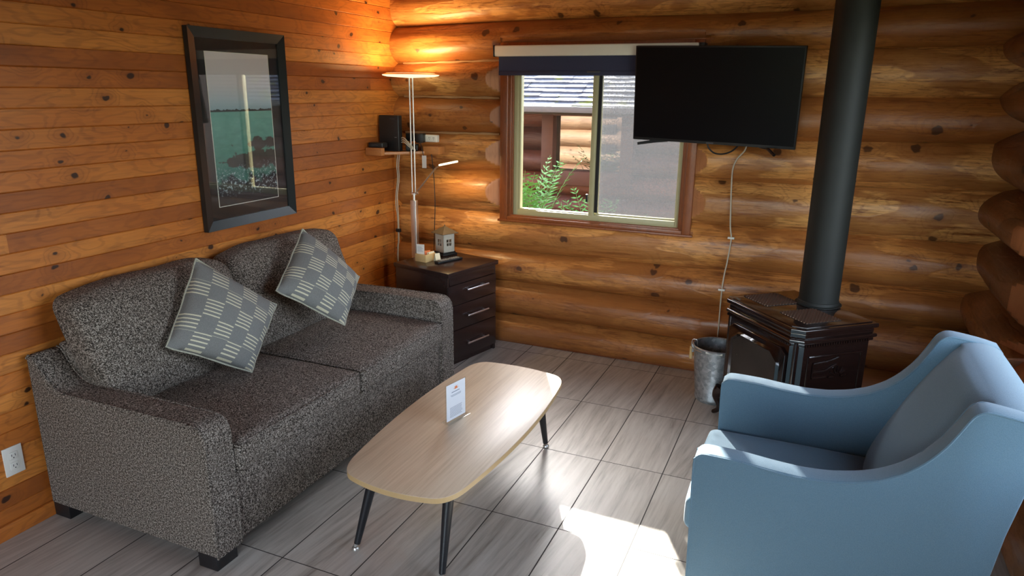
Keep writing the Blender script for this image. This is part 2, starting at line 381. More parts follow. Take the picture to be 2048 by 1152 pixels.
def smoothpath(pts, n=6):
    """Catmull-Rom through the points"""
    P = [Vector(p) for p in pts]; out = []
    for i in range(len(P) - 1):
        p0 = P[max(i - 1, 0)]; p1 = P[i]; p2 = P[i + 1]; p3 = P[min(i + 2, len(P) - 1)]
        for k in range(n):
            t = k / n
            out.append(.5 * ((2 * p1) + (p2 - p0) * t + (2 * p0 - 5 * p1 + 4 * p2 - p3) * t * t + (3 * p1 - p0 - 3 * p2 + p3) * t ** 3))
    out.append(P[-1]); return out
def softbox(bm, lo, hi, r=.03, crown=(0, 0, 0), n=18, wob=.0, seed=0., fn=None, mat=0):
    """upholstery block: rounded edges, crowned faces, slight unevenness"""
    lo = Vector(lo); hi = Vector(hi); c = (lo + hi) / 2; h = (hi - lo) / 2
    t = bmesh.new(); bmesh.ops.create_cube(t, size=2); bmesh.ops.subdivide_edges(t, edges=list(t.edges), cuts=n, use_grid_fill=True)
    for v in t.verts:
        p = Vector((math.copysign(abs(math.sin(v.co.x * PI / 2)) ** .8, v.co.x) * h.x, math.copysign(abs(math.sin(v.co.y * PI / 2)) ** .8, v.co.y) * h.y, math.copysign(abs(math.sin(v.co.z * PI / 2)) ** .8, v.co.z) * h.z))
        q = Vector([max(-(h[i] - r), min(h[i] - r, p[i])) for i in range(3)]); d = p - q
        if d.length > 1e-9:
            p = q + d.normalized() * r
        u = [p[i] / h[i] for i in range(3)]
        for i in range(3):
            j, k = (i + 1) % 3, (i + 2) % 3
            if abs(u[i]) > .5: p[i] += math.copysign(crown[i], u[i]) * max(0, 1 - u[j] ** 2) ** .7 * max(0, 1 - u[k] ** 2) ** .7 * (abs(u[i]) - .5) * 2
        if wob: 
            nv = noise.noise_vector((p + Vector((seed, seed * 2, 0))) * 5.) * wob; p += nv
        p = p + c
        if fn: p = fn(p)
        v.co = p
    merge(bm, t, mat); return bm

def pidattr(o, vals):
    a = o.data.attributes.new('pid', 'FLOAT', 'FACE'); a.data.foreach_set('value', vals)
def lerp(a, b, t): return a + (b - a) * t

def log_wall(name, mats, u0, u1, seamsA, seamsB, ua, ub, P, depth=.09, base=.05, hole=None, trimr=None, nt=22, du=.05, seed=0, flat=.0, chw=.13):
    """P(u, d, z) maps to 3D, d = distance out of the wall line towards the room (negative = into the wall)
       hole / trimr = (ulo, uhi, zlo, zhi)"""
    bm = B(); pids = []
    us = []; u = u0
    while u < u1 - 1e-6:
        us.append(u); step = du
        if trimr and (abs(u - trimr[0]) < .16 or abs(u - trimr[1]) < .16): step = du / 12
        u += step
    us.append(u1)
    for L in range(len(seamsA) - 1):
        grid = []
        for u in us:
            k = (u - ua) / (ub - ua); zl = lerp(seamsA[L], seamsB[L], k); zh = lerp(seamsA[L + 1], seamsB[L + 1], k)
            zl += .006 * math.sin(u * 2.1 + L * 1.7 + seed); zh += .006 * math.sin(u * 2.1 + (L + 1) * 1.7 + seed)
            col = []
            for j in range(nt + 1):
                a = -math.cos(PI * j / nt); z = lerp(zl, zh, (a + 1) / 2)
                bul = depth * (1 - abs(a) ** 2.5) * (1 + .10 * math.sin(u * 1.3 + L * 2.3 + seed) + .06 * math.sin(u * 3.7 + L))
                d = -base + bul + .007 * noise.noise(Vector((u * 2.2, z * 9., L * 3.3 + seed))) + .0035 * noise.noise(Vector((u * 9., z * 22., L * 1.3 + seed)))
                lim = 9.
                if trimr:
                    if trimr[2] < z < trimr[3]:
                        if u < trimr[0]: lim = .0 + (trimr[0] - u) * .50
                        elif u > trimr[1]: lim = .0 + (u - trimr[1]) * .50
                        else: lim = .0
                    elif trimr[0] - .0 < u < trimr[1] + .0: lim = .012 + min(abs(z - trimr[2]), abs(z - trimr[3])) * .8
                cut = d > lim
                col.append((bm.verts.new(P(u, min(d, lim), z)), cut, z))
            grid.append(col)
        for i in range(len(us) - 1):
            um = (us[i] + us[i + 1]) / 2
            for j in range(nt):
                q = [grid[i][j], grid[i + 1][j], grid[i + 1][j + 1], grid[i][j + 1]]
                zm = sum(x[2] for x in q) / 4
                if hole and hole[0] < um < hole[1] and hole[2] < zm < hole[3]: continue
                f = bm.faces.new([x[0] for x in q]); pids.append(L * 1.37 + seed + .5)
                f.material_index = 1 if sum(x[1] for x in q) >= 3 else 0
    o = obj(name, bm, mats, None, True, 50); pidattr(o, pids); return o
def wall_back(name, lo, hi, hole, P, d0, d1, mat):
    """solid core behind the logs, with the opening left free; P(u,d,z)"""
    bm = B()
    def blk(a, b, c, d):
        if b - a < 1e-4 or d - c < 1e-4: return
        t = bmesh.new(); vs_ = [t.verts.new(P(u, dd, z)) for u in (a, b) for dd in (d0, d1) for z in (c, d)]
        bmesh.ops.convex_hull(t, input=vs_); merge(bm, t)
    u0, z0 = lo; u1, z1 = hi
    if hole:
        a, b, c, d = hole
        blk(u0, a, z0, z1); blk(b, u1, z0, z1); blk(a, b, z0, c); blk(a, b, d, z1)
    else: blk(u0, u1, z0, z1)
    return obj(name, bm, mat, None, False)

# ================================================================ ROOM SHELL
RX, RY, RZ = 3.62, -5.9, 2.5
bm = B(); box(bm, (-.2, RY - .3, -.12), (RX + .3, .25, 0)); struct(obj('floor', bm, M['tile'], None, False))
# left wall: individual boards with V-grooves in one wall mesh
bm = B(); pids = []; ph = .0748; z0 = .046 - ph; k = 0
zz = z0
while zz < RZ:
    za, zb = max(zz, -.02), min(zz + ph, RZ + .02)
    prof = [(0, za + .0), (-.0, za), (.006, za + .0035), (.006, zb - .0030), (-.001, zb - .0005)]
    prof = [(-.004, za), (.0, za + .0035), (.0, zb - .0025), (-.004, zb)]
    # board joints along the length
    ys = [RY - .2]; y = RY - .2 + random.uniform(.4, 2.6)
    while y < .15:
        if random.random() < .35: ys.append(y)
        y += random.uniform(1.8, 3.6)
    ys.append(.2)
    for a, b in zip(ys[:-1], ys[1:]):
        va = [bm.verts.new((p[0], a, p[1])) for p in prof]; vb = [bm.verts.new((p[0], b, p[1])) for p in prof]
        for i in range(len(prof) - 1):
            bm.faces.new([va[i], va[i + 1], vb[i + 1], vb[i]]); pids.append(k * 1.13 + 2.)
        k += 1
    zz += ph
wl = obj('wall_left', bm, M['board'], None, False); pidattr(wl, pids); struct(wl)
bm = B(); box(bm, (-.22, RY - .3, -.1), (-.01, .25, RZ)); struct(obj('wall_left_core', bm, M['dark'], None, False))
sA = [-.03, .19, .418, .65, .915, 1.175, 1.414, 1.654, 1.885, 2.112, 2.33, 2.56]
sB = [-.03, .175, .45, .664, .943, 1.215, 1.45, 1.682, 1.937, 2.14, 2.38, 2.6]
PB = lambda u, d, z: (u, -d, z)
HB = (.845, 2.02, .895, 1.955); TR = (.80, 2.06, .87, 2.00)
wb = log_wall('wall_back', [M['log'], M['cut']], -.1, 3.78, sA, sB, .5, 3.0, PB, hole=HB, trimr=TR, seed=3); struct(wb)
struct(wall_back('wall_back_core', (-.25, -.9), (3.9, 2.7), HB, PB, -.06, -.17, M['ext_log']))
struct(log_wall('wall_exterior', [M['ext_log'], M['cut']], -2.5, 3.84, [s - .9 for s in sA[:4]] + sA, [s - .9 for s in sB[:4]] + sB, .5, 3., lambda u, d, z: (u, .22 + d, z), hole=(.80, 2.06, .87, 1.98), trimr=None, seed=9, nt=10, du=.1))
sR = [-.20, .02, .25, .49, .73, 1.0, 1.25, 1.55, 1.80, 2.05, 2.28, 2.5, 2.7]
PR = lambda u, d, z: (RX - d, u, z)
HR = (-2.95, -1.0, .72, 2.14); TRR = (-3.01, -.94, .66, 2.20)
struct(log_wall('wall_right', [M['log_y_shaded'], M['cut']], RY - .1, .1, sR, sR, 0, 1, PR, depth=.155, base=.05, hole=HR, trimr=TRR, seed=21))
struct(wall_back('wall_right_core', (RY - .2, -.1), (.2, 2.7), HR, PR, -.06, -.18, M['log_y_shaded']))
PF = lambda u, d, z: (u, RY + d, z)
HF = (1.0, 2.9, .06, 2.12); TRF = (.94, 2.96, -.1, 2.18)
struct(log_wall('wall_front', [M['log'], M['cut']], -.1, RX + .1, sR, sR, 0, 1, PF, hole=HF, trimr=TRF, seed=33))
struct(wall_back('wall_front_core', (-.2, -.1), (RX + .2, 2.7), HF, PF, -.06, -.18, M['log']))
bm = B(); pids = []
for i in range(26):
    y = RY - .2 + i * .245
    box(bm, (-.2, y, RZ), (RX + .25, y + .243, RZ + .03), .004, 1)
ceil = obj('ceiling', bm, M['trim'], None, False); struct(ceil)
bm = B(); box(bm, (-.2, RY - .3, RZ + .03), (RX + .3, .3, RZ + .12)); struct(obj('ceiling_core', bm, M['dark'], None, False))
bm = B(); box(bm, (0, RY, 0), (.016, -.04, .062), .004); o = obj('baseboard_left', bm, M['board'], None); struct(o)
bm = B(); box(bm, (.0, -.006, 0), (3.55, .03, .030), .004); o = obj('baseboard_back', bm, M['trim'], None); struct(o)
M['caulk'] = simple('tan_caulk', (.42, .24, .11), .6, var=.25, scale=15)
for n_, (L, xa_, xb_) in enumerate(((6, .05, .79), (7, .05, .79), (8, .05, 1.6))):
    bm = B(); pts = []
    x = xa_
    while x <= xb_: 
        z = lerp(sA[L], sB[L], (x - .5) / 2.5) + .006 * math.sin(x * 2.1 + L * 1.7 + 3); pts.append((x, .036, z + .0015 * math.sin(x * 40))); x += .04
    tube(bm, pts, [.0075 + .002 * math.sin(k * .9) for k in range(len(pts))], 8); struct(obj('trim_%d' % (n_ + 1), bm, M['caulk'], None))
# ---------------------------------------------------------------- back window
W1 = struct(thing('window_1', 'x', 'x')); del W1['label'], W1['category']
def frame(bm, a, b, c, d, w, y0, y1, bev=.003, wb=None, wt=None, P3=None):
    wb = w if wb is None else wb; wt = w if wt is None else wt
    box(bm, (a, y0, c), (a + w, y1, d), bev); box(bm, (b - w, y0, c), (b, y1, d), bev)
    box(bm, (a + w, y0, c), (b - w, y1, c + wb), bev); box(bm, (a + w, y0, d - wt), (b - w, y1, d), bev)
bm = B()
frame(bm, .80, 2.06, .87, 1.99, .052, -.022, .02, .004, .024)
frame(bm, .838, 2.022, .885, 1.965, .034, -.006, .17, .003, .018)
frame(bm, .864, 1.996, .890, 1.95, .018, .004, .05, .002, .012)
obj('window_casing', bm, M['trim'], W1)
bm = B(); box(bm, (.79, -.034, .858), (2.075, .0, .872), .003); obj('window_sill', bm, M['trim'], W1)
bm = B(); frame(bm, .882, 1.985, .902, 1.94, .030, .018, .11, .003, .036); obj('window_frame', bm, M['vinyl'], W1)
bm = B(); frame(bm, .905, 1.440, .928, 1.925, .024, .024, .052, .003, .018); box(bm, (1.404, .018, .93), (1.438, .052, 1.92), .003); obj('sliding_sash', bm, M['vinyl'], W1)
bm = B(); frame(bm, 1.432, 1.965, .932, 1.925, .020, .058, .088, .003, .014); obj('fixed_sash', bm, M['vinyl'], W1)
bm = B(); box(bm, (1.442, .020, .955), (1.462, .03, 1.90), .002); obj('sash_gasket', bm, M['rubber'], W1)
bm = B(); box(bm, (.925, .037, .94), (1.42, .040, 1.91)); obj('window_pane', bm, M['glass'], W1, False)
bm = B(); box(bm, (1.445, .072, .94), (1.952, .075, 1.92)); obj('window_pane', bm, M['glass'], W1, False)
bm = B(); box(bm, (1.445, .1005, .94), (1.952, .1015, 1.92)); obj('insect_screen', bm, M['insect'], W1, False)
bm = B(); box(bm, (1.385, .012, 1.02), (1.400, .026, 1.07), .003); obj('sash_latch', bm, M['black'], W1)
# exterior casing
bm = B(); frame(bm, .76, 2.10, .82, 2.03, .06, .17, .30, .004); obj('exterior_casing', bm, M['ext_red'], W1)
# right window, added and enlarged past a hinted opening for side light
W2 = struct(bpy.data.objects.new('added_window_2', None)); C.objects.link(W2)
def frx(bm, a, b, c, d, w, x0, x1, bev=.003):
    box(bm, (x0, a, c), (x1, a + w, d), bev); box(bm, (x0, b - w, c), (x1, b, d), bev)
    box(bm, (x0, a + w, c), (x1, b - w, c + w), bev); box(bm, (x0, a + w, d - w), (x1, b - w, d), bev)
bm = B(); frx(bm, -3.01, -.94, .66, 2.20, .07, RX - .02, RX + .18, .004); obj('window_casing', bm, M['trim'], W2)
bm = B(); frx(bm, -2.94, -1.01, .73, 2.13, .04, RX + .05, RX + .12); box(bm, (RX + .05, -2.0, .75), (RX + .12, -1.96, 2.11), .003); obj('window_frame', bm, M['vinyl'], W2)
bm = B(); box(bm, (RX + .08, -2.91, .76), (RX + .083, -1.04, 2.11)); obj('window_pane', bm, M['glass'], W2, False)
# glazed door added behind the camera to bring in fill light
D1 = struct(bpy.data.objects.new('added_door_1', None)); C.objects.link(D1)
bm = B(); frame(bm, .94, 2.96, .0, 2.18, .07, RY - .18, RY + .02, .004); obj('added_door_casing', bm, M['trim'], D1)
bm = B(); frame(bm, 1.01, 1.97, .05, 2.11, .07, RY - .06, RY - .01, .004); obj('added_door_leaf', bm, M['vinyl'], D1)
bm = B(); frame(bm, 1.93, 2.89, .05, 2.11, .07, RY - .12, RY - .07, .004); obj('added_door_leaf', bm, M['vinyl'], D1)
bm = B(); box(bm, (1.07, RY - .037, .11), (1.91, RY - .034, 2.05)); obj('door_glass', bm, M['glass'], D1, False)
bm = B(); box(bm, (1.99, RY - .097, .11), (2.83, RY - .094, 2.05)); obj('door_glass', bm, M['glass'], D1, False)

# ================================================================ ROLLER BLIND
t = thing('roller_blind', 'navy roller blind with cream cassette rolled up above the window', 'blind', (1.43, -.05, 1.93))
def loc(o, t):   # keep world placement for a part modelled in world space
    o.parent = t; o.matrix_parent_inverse = t.matrix_basis.inverted() if t.matrix_basis else Matrix(); return o
def part(name, bm, mat, t, smooth=True, angle=38):
    for v in bm.verts: v.co = t.matrix_basis.inverted() @ v.co
    return obj(name, bm, mat, t, smooth, angle)
def upd(): bpy.context.view_layer.update()
bm = B(); box(bm, (.80, -.118, 1.902), (2.045, -.035, 1.966), .008, 3); part('cassette', bm, M['offwhite'], t)
bm = B(); box(bm, (.794, -.12, 1.900), (.800, -.03, 1.968), .002); part('end_cap', bm, M['black'], t)
bm = B(); box(bm, (2.045, -.12, 1.900), (2.075, -.03, 1.966), .002); part('end_cap', bm, M['black'], t)
bm = B(); box(bm, (.822, -.092, 1.812), (2.03, -.088, 1.905)); part('blind_cloth', bm, M['navy'], t)
bm = B(); box(bm, (.822, -.098, 1.790), (2.03, -.083, 1.816), .004); part('bottom_bar', bm, M['navy'], t)
bm = B(); box(bm, (1.40, -.104, 1.806), (1.48, -.097, 1.815), .002); part('pull_tab', bm, M['gutter'], t)

# ================================================================ SOFA
S = thing('sofa', 'grey tweed two-seat sofa along the board wall', 'sofa', (.46, -1.80, 0))
def yx(p, y): return (p[0], y, p[1])
armp = [(.02, .062), (.02, .69), (.035, .705), (.055, .70), (.09, .655), (.125, .612), (.165, .585), (.21, .574), (.5, .579), (.84, .580), (.872, .576), (.895, .562), (.908, .540), (.913, .51), (.915, .30), (.915, .062)]
def resamp(p, m=.06):
    o = []
    for i in range(len(p)):
        a = Vector(p[i]); b = Vector(p[(i + 1) % len(p)]); k = max(1, int((b - a).length / m))
        for j in range(k): o.append(tuple(a + (b - a) * j / k))
    return o
for y0, y1 in ((-2.70, -2.578), (-1.035, -.905)):
    bm = B(); prism(bm, resamp(armp), yx, y0, y1, .014, 3); a = part('arm', bm, M['tweed'], S, angle=60)
    for yy in (y0, y1):
        bm = B(); q = [Vector((p[0], yy + (.012 if yy == y0 else -.012) * .3, p[1])) for p in armp[1:]]
        cc = Vector((.47, 0, .3)); q = [v + (v - Vector((cc.x, v.y, cc.z))).normalized() * -.002 for v in q]
        tube(bm, q, .0045, 6); part('seam_piping', bm, M['tweed'], S)
bm = B(); box(bm, (.03, -2.58, .062), (.15, -1.035, .72), .02, 3); part('back_frame', bm, M['tweed'], S)
bm = B(); softbox(bm, (.12, -2.582, .062), (.90, -1.03, .345), .012, (0.004, 0, 0), 14); part('base', bm, M['tweed'], S)
for i, (a, b) in enumerate(((-2.576, -1.806), (-1.804, -1.037))):
    def crown(p, a=a, b=b):
        return p
    bm = B(); softbox(bm, (.20, a, .340), (.925, b, .462), .030, (.012, .004, .020), 22, .004, 3.1 * i); part('seat_cushion', bm, M['tweed'], S)
    # boxed edge welts
    for zz in (.352, .455):
        bm = B(); pts = [(.25, a + .008, zz), (.89, a + .008, zz), (.912, a + .02, zz), (.921, a + .05, zz), (.929, (a + b) / 2, zz), (.921, b - .05, zz), (.912, b - .02, zz), (.89, b - .008, zz)]
        tube(bm, smoothpath(pts, 5), .004, 6); part('welt', bm, M['tweed'], S)
for i, (a, b) in enumerate(((-2.60, -1.815), (-1.805, -.985))):
    bm = B(); softbox(bm, (.155, a, .455), (.325, b, .925), .05, (.035, .008, .012), 24, .010, 5.3 + i * 4); part('back_cushion', bm, M['tweed'], S)
    o = C.objects[-1]
for o in [x for x in S.children if x.name.startswith('back_cushion')]:
    mi = S.matrix_basis
    for v in o.data.vertices:
        p = mi @ v.co; k = (p.z - .46) / .46
        y0, y1 = ((-2.60, -1.815) if p.y < -1.81 else (-1.805, -.985)); u = (p.y - (y0 + y1) / 2) / ((y1 - y0) / 2)
        p.x += -.125 * k + .025 * math.sin(max(0, min(1, k)) * PI)
        p.z += -.02 * abs(u) ** 4 * k
        if k < .5: p.y = lerp(max(min(p.y, -1.035), -2.578), p.y, max(0, (k - .2) / .3))
        v.co = mi.inverted() @ p
for x, y in ((.85, -2.64), (.06, -2.64), (.85, -.96), (.06, -.96)):
    bm = B(); box(bm, (x - .045, y - .05, 0), (x + .045, y + .05, .064), .003); part('leg', bm, M['wooddark'], S)

# ================================================================ THROW PILLOWS
def pillow(corners, label, seed, thick=.098):
    TL, TRi, BR_, BL = [Vector(c) for c in corners]; cen = (TL + TRi + BR_ + BL) / 4
    nrm = (TRi - BL).cross(TL - BR_).normalized()
    if nrm.x < 0: nrm = -nrm
    t = thing('throw_pillow', label, 'pillow', cen, group='patterned throw pillows on the sofa')
    bm = B(); uvl = bm.loops.layers.uv.new('UVMap'); n = 30
    for side in (1, -1):
        g = []
        for i in range(n + 1):
            row = []
            for j in range(n + 1):
                a, b = i / n, j / n; s, u = a * 2 - 1, b * 2 - 1
                # edges draw in a little between the corners
                s2 = s * (1 - .022 * (1 - u * u)); u2 = u * (1 - .022 * (1 - s * s)); A, Bq = (s2 + 1) / 2, (u2 + 1) / 2
                p = (TL * (1 - A) + TRi * A) * Bq + (BL * (1 - A) + BR_ * A) * (1 - Bq)
                hgt = thick * (max(0, 1 - s ** 2) ** .5) * (max(0, 1 - u ** 2) ** .5)
                hgt *= 1 + .10 * noise.noise(Vector((s * 1.3, u * 1.3, seed)))
                hgt += .006 * noise.noise(Vector((s * 4, u * 4, seed + 3))) * (1 - s * s) * (1 - u * u)
                row.append((bm.verts.new(p + nrm * hgt * side * (1. if side > 0 else .5) - cen), (a, b)))
            g.append(row)
        for i in range(n):
            for j in range(n):
                q = [g[i][j], g[i + 1][j], g[i + 1][j + 1], g[i][j + 1]]
                f = bm.faces.new([x[0] for x in q])
                for l, x in zip(f.loops, q): l[uvl].uv = x[1]
    bmesh.ops.remove_doubles(bm, verts=list(bm.verts), dist=.0004); bmesh.ops.recalc_face_normals(bm, faces=list(bm.faces))
    obj('cover', bm, M['pillow'], t, angle=80)
    bm = B(); pts = []
    for k in range(4):
        for i in range(14):
            s = -1 + 2 * i / 14
            s_, u_ = [(s, 1), (1, -s), (-s, -1), (-1, s)][k]
            s2 = s_ * (1 - .022 * (1 - u_ * u_)); u2 = u_ * (1 - .022 * (1 - s_ * s_)); A, Bq = (s2 + 1) / 2, (u2 + 1) / 2
            pts.append((TL * (1 - A) + TRi * A) * Bq + (BL * (1 - A) + BR_ * A) * (1 - Bq) - cen + Vector((.002 * math.sin(i * 5 + k), 0, .002 * math.cos(i * 7))))
    pts.append(pts[0]); tube(bm, pts, .0042, 6, False); obj('piping', bm, M['piping'], t)
    return t
pillow([(0.2786, -2.0769, 0.9763), (0.463, -1.8096, 0.7164), (0.5295, -2.0712, 0.485), (0.363, -2.3525, 0.6737)], 'patterned grey throw pillow nearer the camera, in the middle of the sofa', 1.3)
pillow([(0.3142, -1.4145, 0.9959), (0.4977, -1.2018, 0.7123), (0.6112, -1.5007, 0.5416), (0.4056, -1.7427, 0.7606)], 'patterned grey throw pillow farther back, nearer the nightstand', 7.7)

# ================================================================ COFFEE TABLE
T = thing('coffee_table', 'pale oak coffee table with rounded top and slim black legs', 'table', (1.475, -1.86, 0))
def rounded_outline():
    # corners nudged to a soft boat shape: bowed sides, rounded corners
    cor = [Vector((1.268, -2.425)), Vector((1.718, -2.437)), Vector((1.722, -1.285)), Vector((1.245, -1.262))]
    bow = [.045, .048, .035, .045]; out = []; r = .05
    cen = Vector((1.487, -1.86))
    side = []
    for k in range(4):
        a, b = cor[k], cor[(k + 1) % 4]; d = (b - a); nrm = Vector((d.y, -d.x)).normalized(); L = d.length
        pts = []
        for i in range(0, 25):
            s = i / 24; pts.append(a + d * s + nrm * bow[k] * (4 * s * (1 - s)))
        side.append(pts)
    for k in range(4):
        pts = side[k]; a = pts[0]; b = pts[-1]
        kept = [p for p in pts if (p - a).length > r and (p - b).length > r]
        out += kept
        nxt = side[(k + 1) % 4]; p0 = kept[-1]; p2 = [p for p in nxt if (p - nxt[0]).length > r][0]; c = b
        for i in range(1, 8):
            s = i / 8; out.append(p0 * (1 - s) ** 2 + c * 2 * s * (1 - s) + p2 * s * s)
    return [tuple(p) for p in out]
ol = rounded_outline()
bm = B(); prism(bm, ol, lambda p, z: (p[0], p[1], z), .3475, .370, .002, 2); tt = part('tabletop', bm, M['tabletop'], T, angle=50)
inn = [tuple(Vector((1.485, -1.86)) + (Vector(p) - Vector((1.485, -1.86))) * 1.0006) for p in ol]
bm = B(); t_ = bmesh.new(); A_ = [t_.verts.new((p[0], p[1], .3490)) for p in inn]; B_ = [t_.verts.new((p[0], p[1], .3685)) for p in inn]
for i in range(len(inn)): t_.faces.new([A_[i], A_[(i + 1) % len(inn)], B_[(i + 1) % len(inn)], B_[i]])
merge(bm, t_); part('edge_band', bm, M['tableedge'], T)
for (tx, ty), (fx_, fy_) in (((1.335, -2.30), (1.272, -2.374)), ((1.650, -2.31), (1.658, -2.395)), ((1.635, -1.40), (1.648, -1.315)), ((1.33, -1.385), (1.262, -1.315))):
    bm = B(); tube(bm, [(tx, ty, .348), (tx, ty, .345), (lerp(tx, fx_, .93), lerp(ty, fy_, .93), .026)], [.0225, .0225, .0125], 20); L = part('leg', bm, M['legblack'], T)
    bm = B(); lathe(bm, [(0, .027), (.007, .027), (.007, .016), (.011, .014), (.0145, .009), (.0145, .002), (.012, 0), (0, 0)], (fx_, fy_, 0), 20); g = part('foot_glide', bm, M['steel'], T)
    bm = B(); box(bm, (tx - .035, ty - .035, .3445), (tx + .035, ty + .035, .348), .001); part('mounting_plate', bm, M['black'], T)

# card in acrylic stand
ca, cb = Vector((1.440, -1.955)), Vector((1.468, -1.822)); cdv = (cb - ca).normalized(); cnv = Vector((cdv.y, -cdv.x))
cc = (ca + cb) / 2
H = thing('table_sign', 'small upright white info card in clear acrylic stand on coffee table', 'sign', (cc.x, cc.y, .370), math.atan2(cdv.y, cdv.x))
# local: x along the card, y = left of it, z up;   -y faces the camera side
bm = B(); box(bm, (-.070, -.022, 0), (.070, .022, .004), .0015); obj('acrylic_base', bm, M['acrylic'], H)
bm = B(); box(bm, (-.066, .0012, .004), (.066, .0030, .168)); obj('acrylic_sleeve', bm, M['acrylic'], H, False)
bm = B(); box(bm, (-.060, -.0008, .006), (.060, .0008, .166)); cardo = obj('card', bm, M['paper'], H, False)
bm = B()
random.seed(3)
def ln_(a, b, z, h=.0016): box(bm, (a, -.0014, z), (b, -.0009, z + h))
ln_(-.028, .022, .126, .003); ln_(-.035, .032, .114); ln_(-.03, .03, .109)
for i in range(9): ln_(-.04, .04 - .01 * random.random(), .06 - i * .0052, .0013)
obj('printed_text', bm, M['ink'], cardo, False)
bm = B(); lathe(bm, [(0, .0004), (.010, .0004), (.010, 0)], (0, 0, 0), 16)
for v in bm.verts: v.co = Vector((v.co.x, -.0009 - v.co.z, max(0, v.co.y) * 1.2 + .138))
for i in range(5):
    a = PI * (i + .5) / 5; box(bm, (math.cos(a) * .015 - .0012, -.0014, .138 + math.sin(a) * .014 - .0012), (math.cos(a) * .015 + .0012, -.0009, .138 + math.sin(a) * .014 + .0012))
obj('printed_logo', bm, M['orange'], cardo, False)

# ================================================================ ARMCHAIR
A = thing('armchair', 'light blue fabric armchair with scooped arms facing the coffee table', 'armchair', (2.9, -1.89, 0))
chp = [(2.485, .15), (2.480, .40), (2.476, .585), (2.482, .612), (2.500, .626), (2.53, .629), (2.62, .627), (2.70, .620), (2.78, .616), (2.86, .621), (2.93, .636), (2.99, .658), (3.045, .692), (3.09, .735), (3.13, .79), (3.158, .845), (3.178, .888), (3.195, .905), (3.22, .911), (3.30, .900), (3.355, .887), (3.368, .870), (3.362, .82), (3.345, .75), (3.325, .68), (3.305, .56), (3.29, .42), (3.26, .15)]
for y0, y1 in ((-2.25, -2.175), (-1.605, -1.53)):
    bm = B(); prism(bm, resamp(chp, .05), yx, y0, y1, .008, 3); part('side_panel', bm, M['blue'], A, angle=60)
    for yy, dd in ((y0, 1), (y1, -1)):
        bm = B(); q = [Vector((p[0], yy + .0025 * dd, p[1])) for p in chp[:21]]
        q = [v + Vector((.004 if v.x < 2.49 else 0, 0, -.005 if v.z > .6 else 0)) for v in q]
        tube(bm, smoothpath(q, 3), .0036, 6); part('piping', bm, M['blue'], A)
bm = B(); softbox(bm, (2.50, -2.175, .15), (3.25, -1.605, .30), .012, (.003, 0, 0), 8); part('seat_rail', bm, M['blue'], A)
bm = B(); softbox(bm, (2.452, -2.172, .295), (3.06, -1.608, .418), .028, (.008, .0, .012), 20, .002); part('seat_cushion', bm, M['blue'], A)
bm = B(); pts = [(2.99, -2.166, .406), (2.52, -2.166, .406), (2.485, -2.160, .406), (2.464, -2.140, .406), (2.455, -2.05, .406), (2.452, -1.89, .406), (2.455, -1.73, .406), (2.464, -1.640, .406), (2.485, -1.620, .406), (2.52, -1.614, .406), (2.99, -1.614, .406)]
tube(bm, smoothpath(pts, 5), .0036, 6); part('welt', bm, M['blue'], A)
backp = [(3.05, .30), (3.005, .40), (3.015, .47), (3.06, .58), (3.11, .69), (3.165, .79), (3.215, .865), (3.25, .893), (3.30, .899), (3.345, .888), (3.362, .868), (3.355, .80), (3.335, .70), (3.315, .58), (3.295, .42), (3.26, .15), (3.15, .15)]
def bulge_back():
    bm = B(); n = 16; rings = []
    pr = smoothpath([(p[0], 0, p[1]) for p in backp], 4); nr = len(pr)
    for i in range(n + 1):
        s = -1 + 2 * i / n; y = lerp(-2.176, -1.604, i / n); row = []
        for p in pr:
            f = 1 if p.x < 3.24 and p.z > .38 else 0
            dx = (-.024 * (1 - abs(s) ** 2.6) + .012) * f
            row.append(bm.verts.new((p.x + dx, y, p.z + (.004 * (1 - s * s) if p.z > .85 else 0))))
        rings.append(row)
    for i in range(n):
        for k in range(nr): bm.faces.new([rings[i][k], rings[i][(k + 1) % nr], rings[i + 1][(k + 1) % nr], rings[i + 1][k]])
    bm.faces.new(rings[0]); bm.faces.new(rings[-1][::-1]); bmesh.ops.recalc_face_normals(bm, faces=list(bm.faces)); return bm
part('backrest', bulge_back(), M['blue'], A, angle=70)
for x, y in ((2.54, -2.20), (2.54, -1.58), (3.21, -2.20), (3.21, -1.58)):
    dx = -.02 if x < 3 else .03
    bm = B(); tube(bm, [(x + dx, y, 0), (x, y, .152)], [.013, .022], 16); part('leg', bm, M['wooddark'], A)

# ================================================================ NIGHTSTAND
N = thing('nightstand', 'dark espresso three-drawer nightstand between the sofa and back wall', 'nightstand', (.552, -.328, 0), math.radians(-14))
# local +x = front
bm = B(); box(bm, (-.23, -.245, .592), (.25, .245, .620), .003); obj('top', bm, M['espresso'], N)
bm = B(); box(bm, (-.22, -.235, .0), (.232, -.217, .592), .001); box(bm, (-.22, .217, .0), (.232, .235, .592), .001); box(bm, (-.22, -.217, .03), (-.21, .217, .592)); box(bm, (-.21, -.217, .03), (.225, .217, .045)); box(bm, (.20, -.217, .0), (.218, .217, .03))
box(bm, (.205, -.217, .535), (.236, .217, .592), .001); obj('body', bm, M['espresso'], N)
for za, zb, hz in ((.400, .531, .487), (.236, .396, .316), (.040, .232, .130)):
    bm = B(); box(bm, (.216, -.233, za), (.238, .233, zb), .0015); d = obj('drawer', bm, M['espresso'], N)
    bm = B(); yc = .025
    tube(bm, [(.262, yc - .104, hz), (.262, yc + .104, hz)], .0058, 12)
    for s in (-1, 1): tube(bm, [(.236, yc + s * .075, hz), (.263, yc + s * .075, hz)], .0045, 10)
    obj('handle', bm, M['chrome'], d)
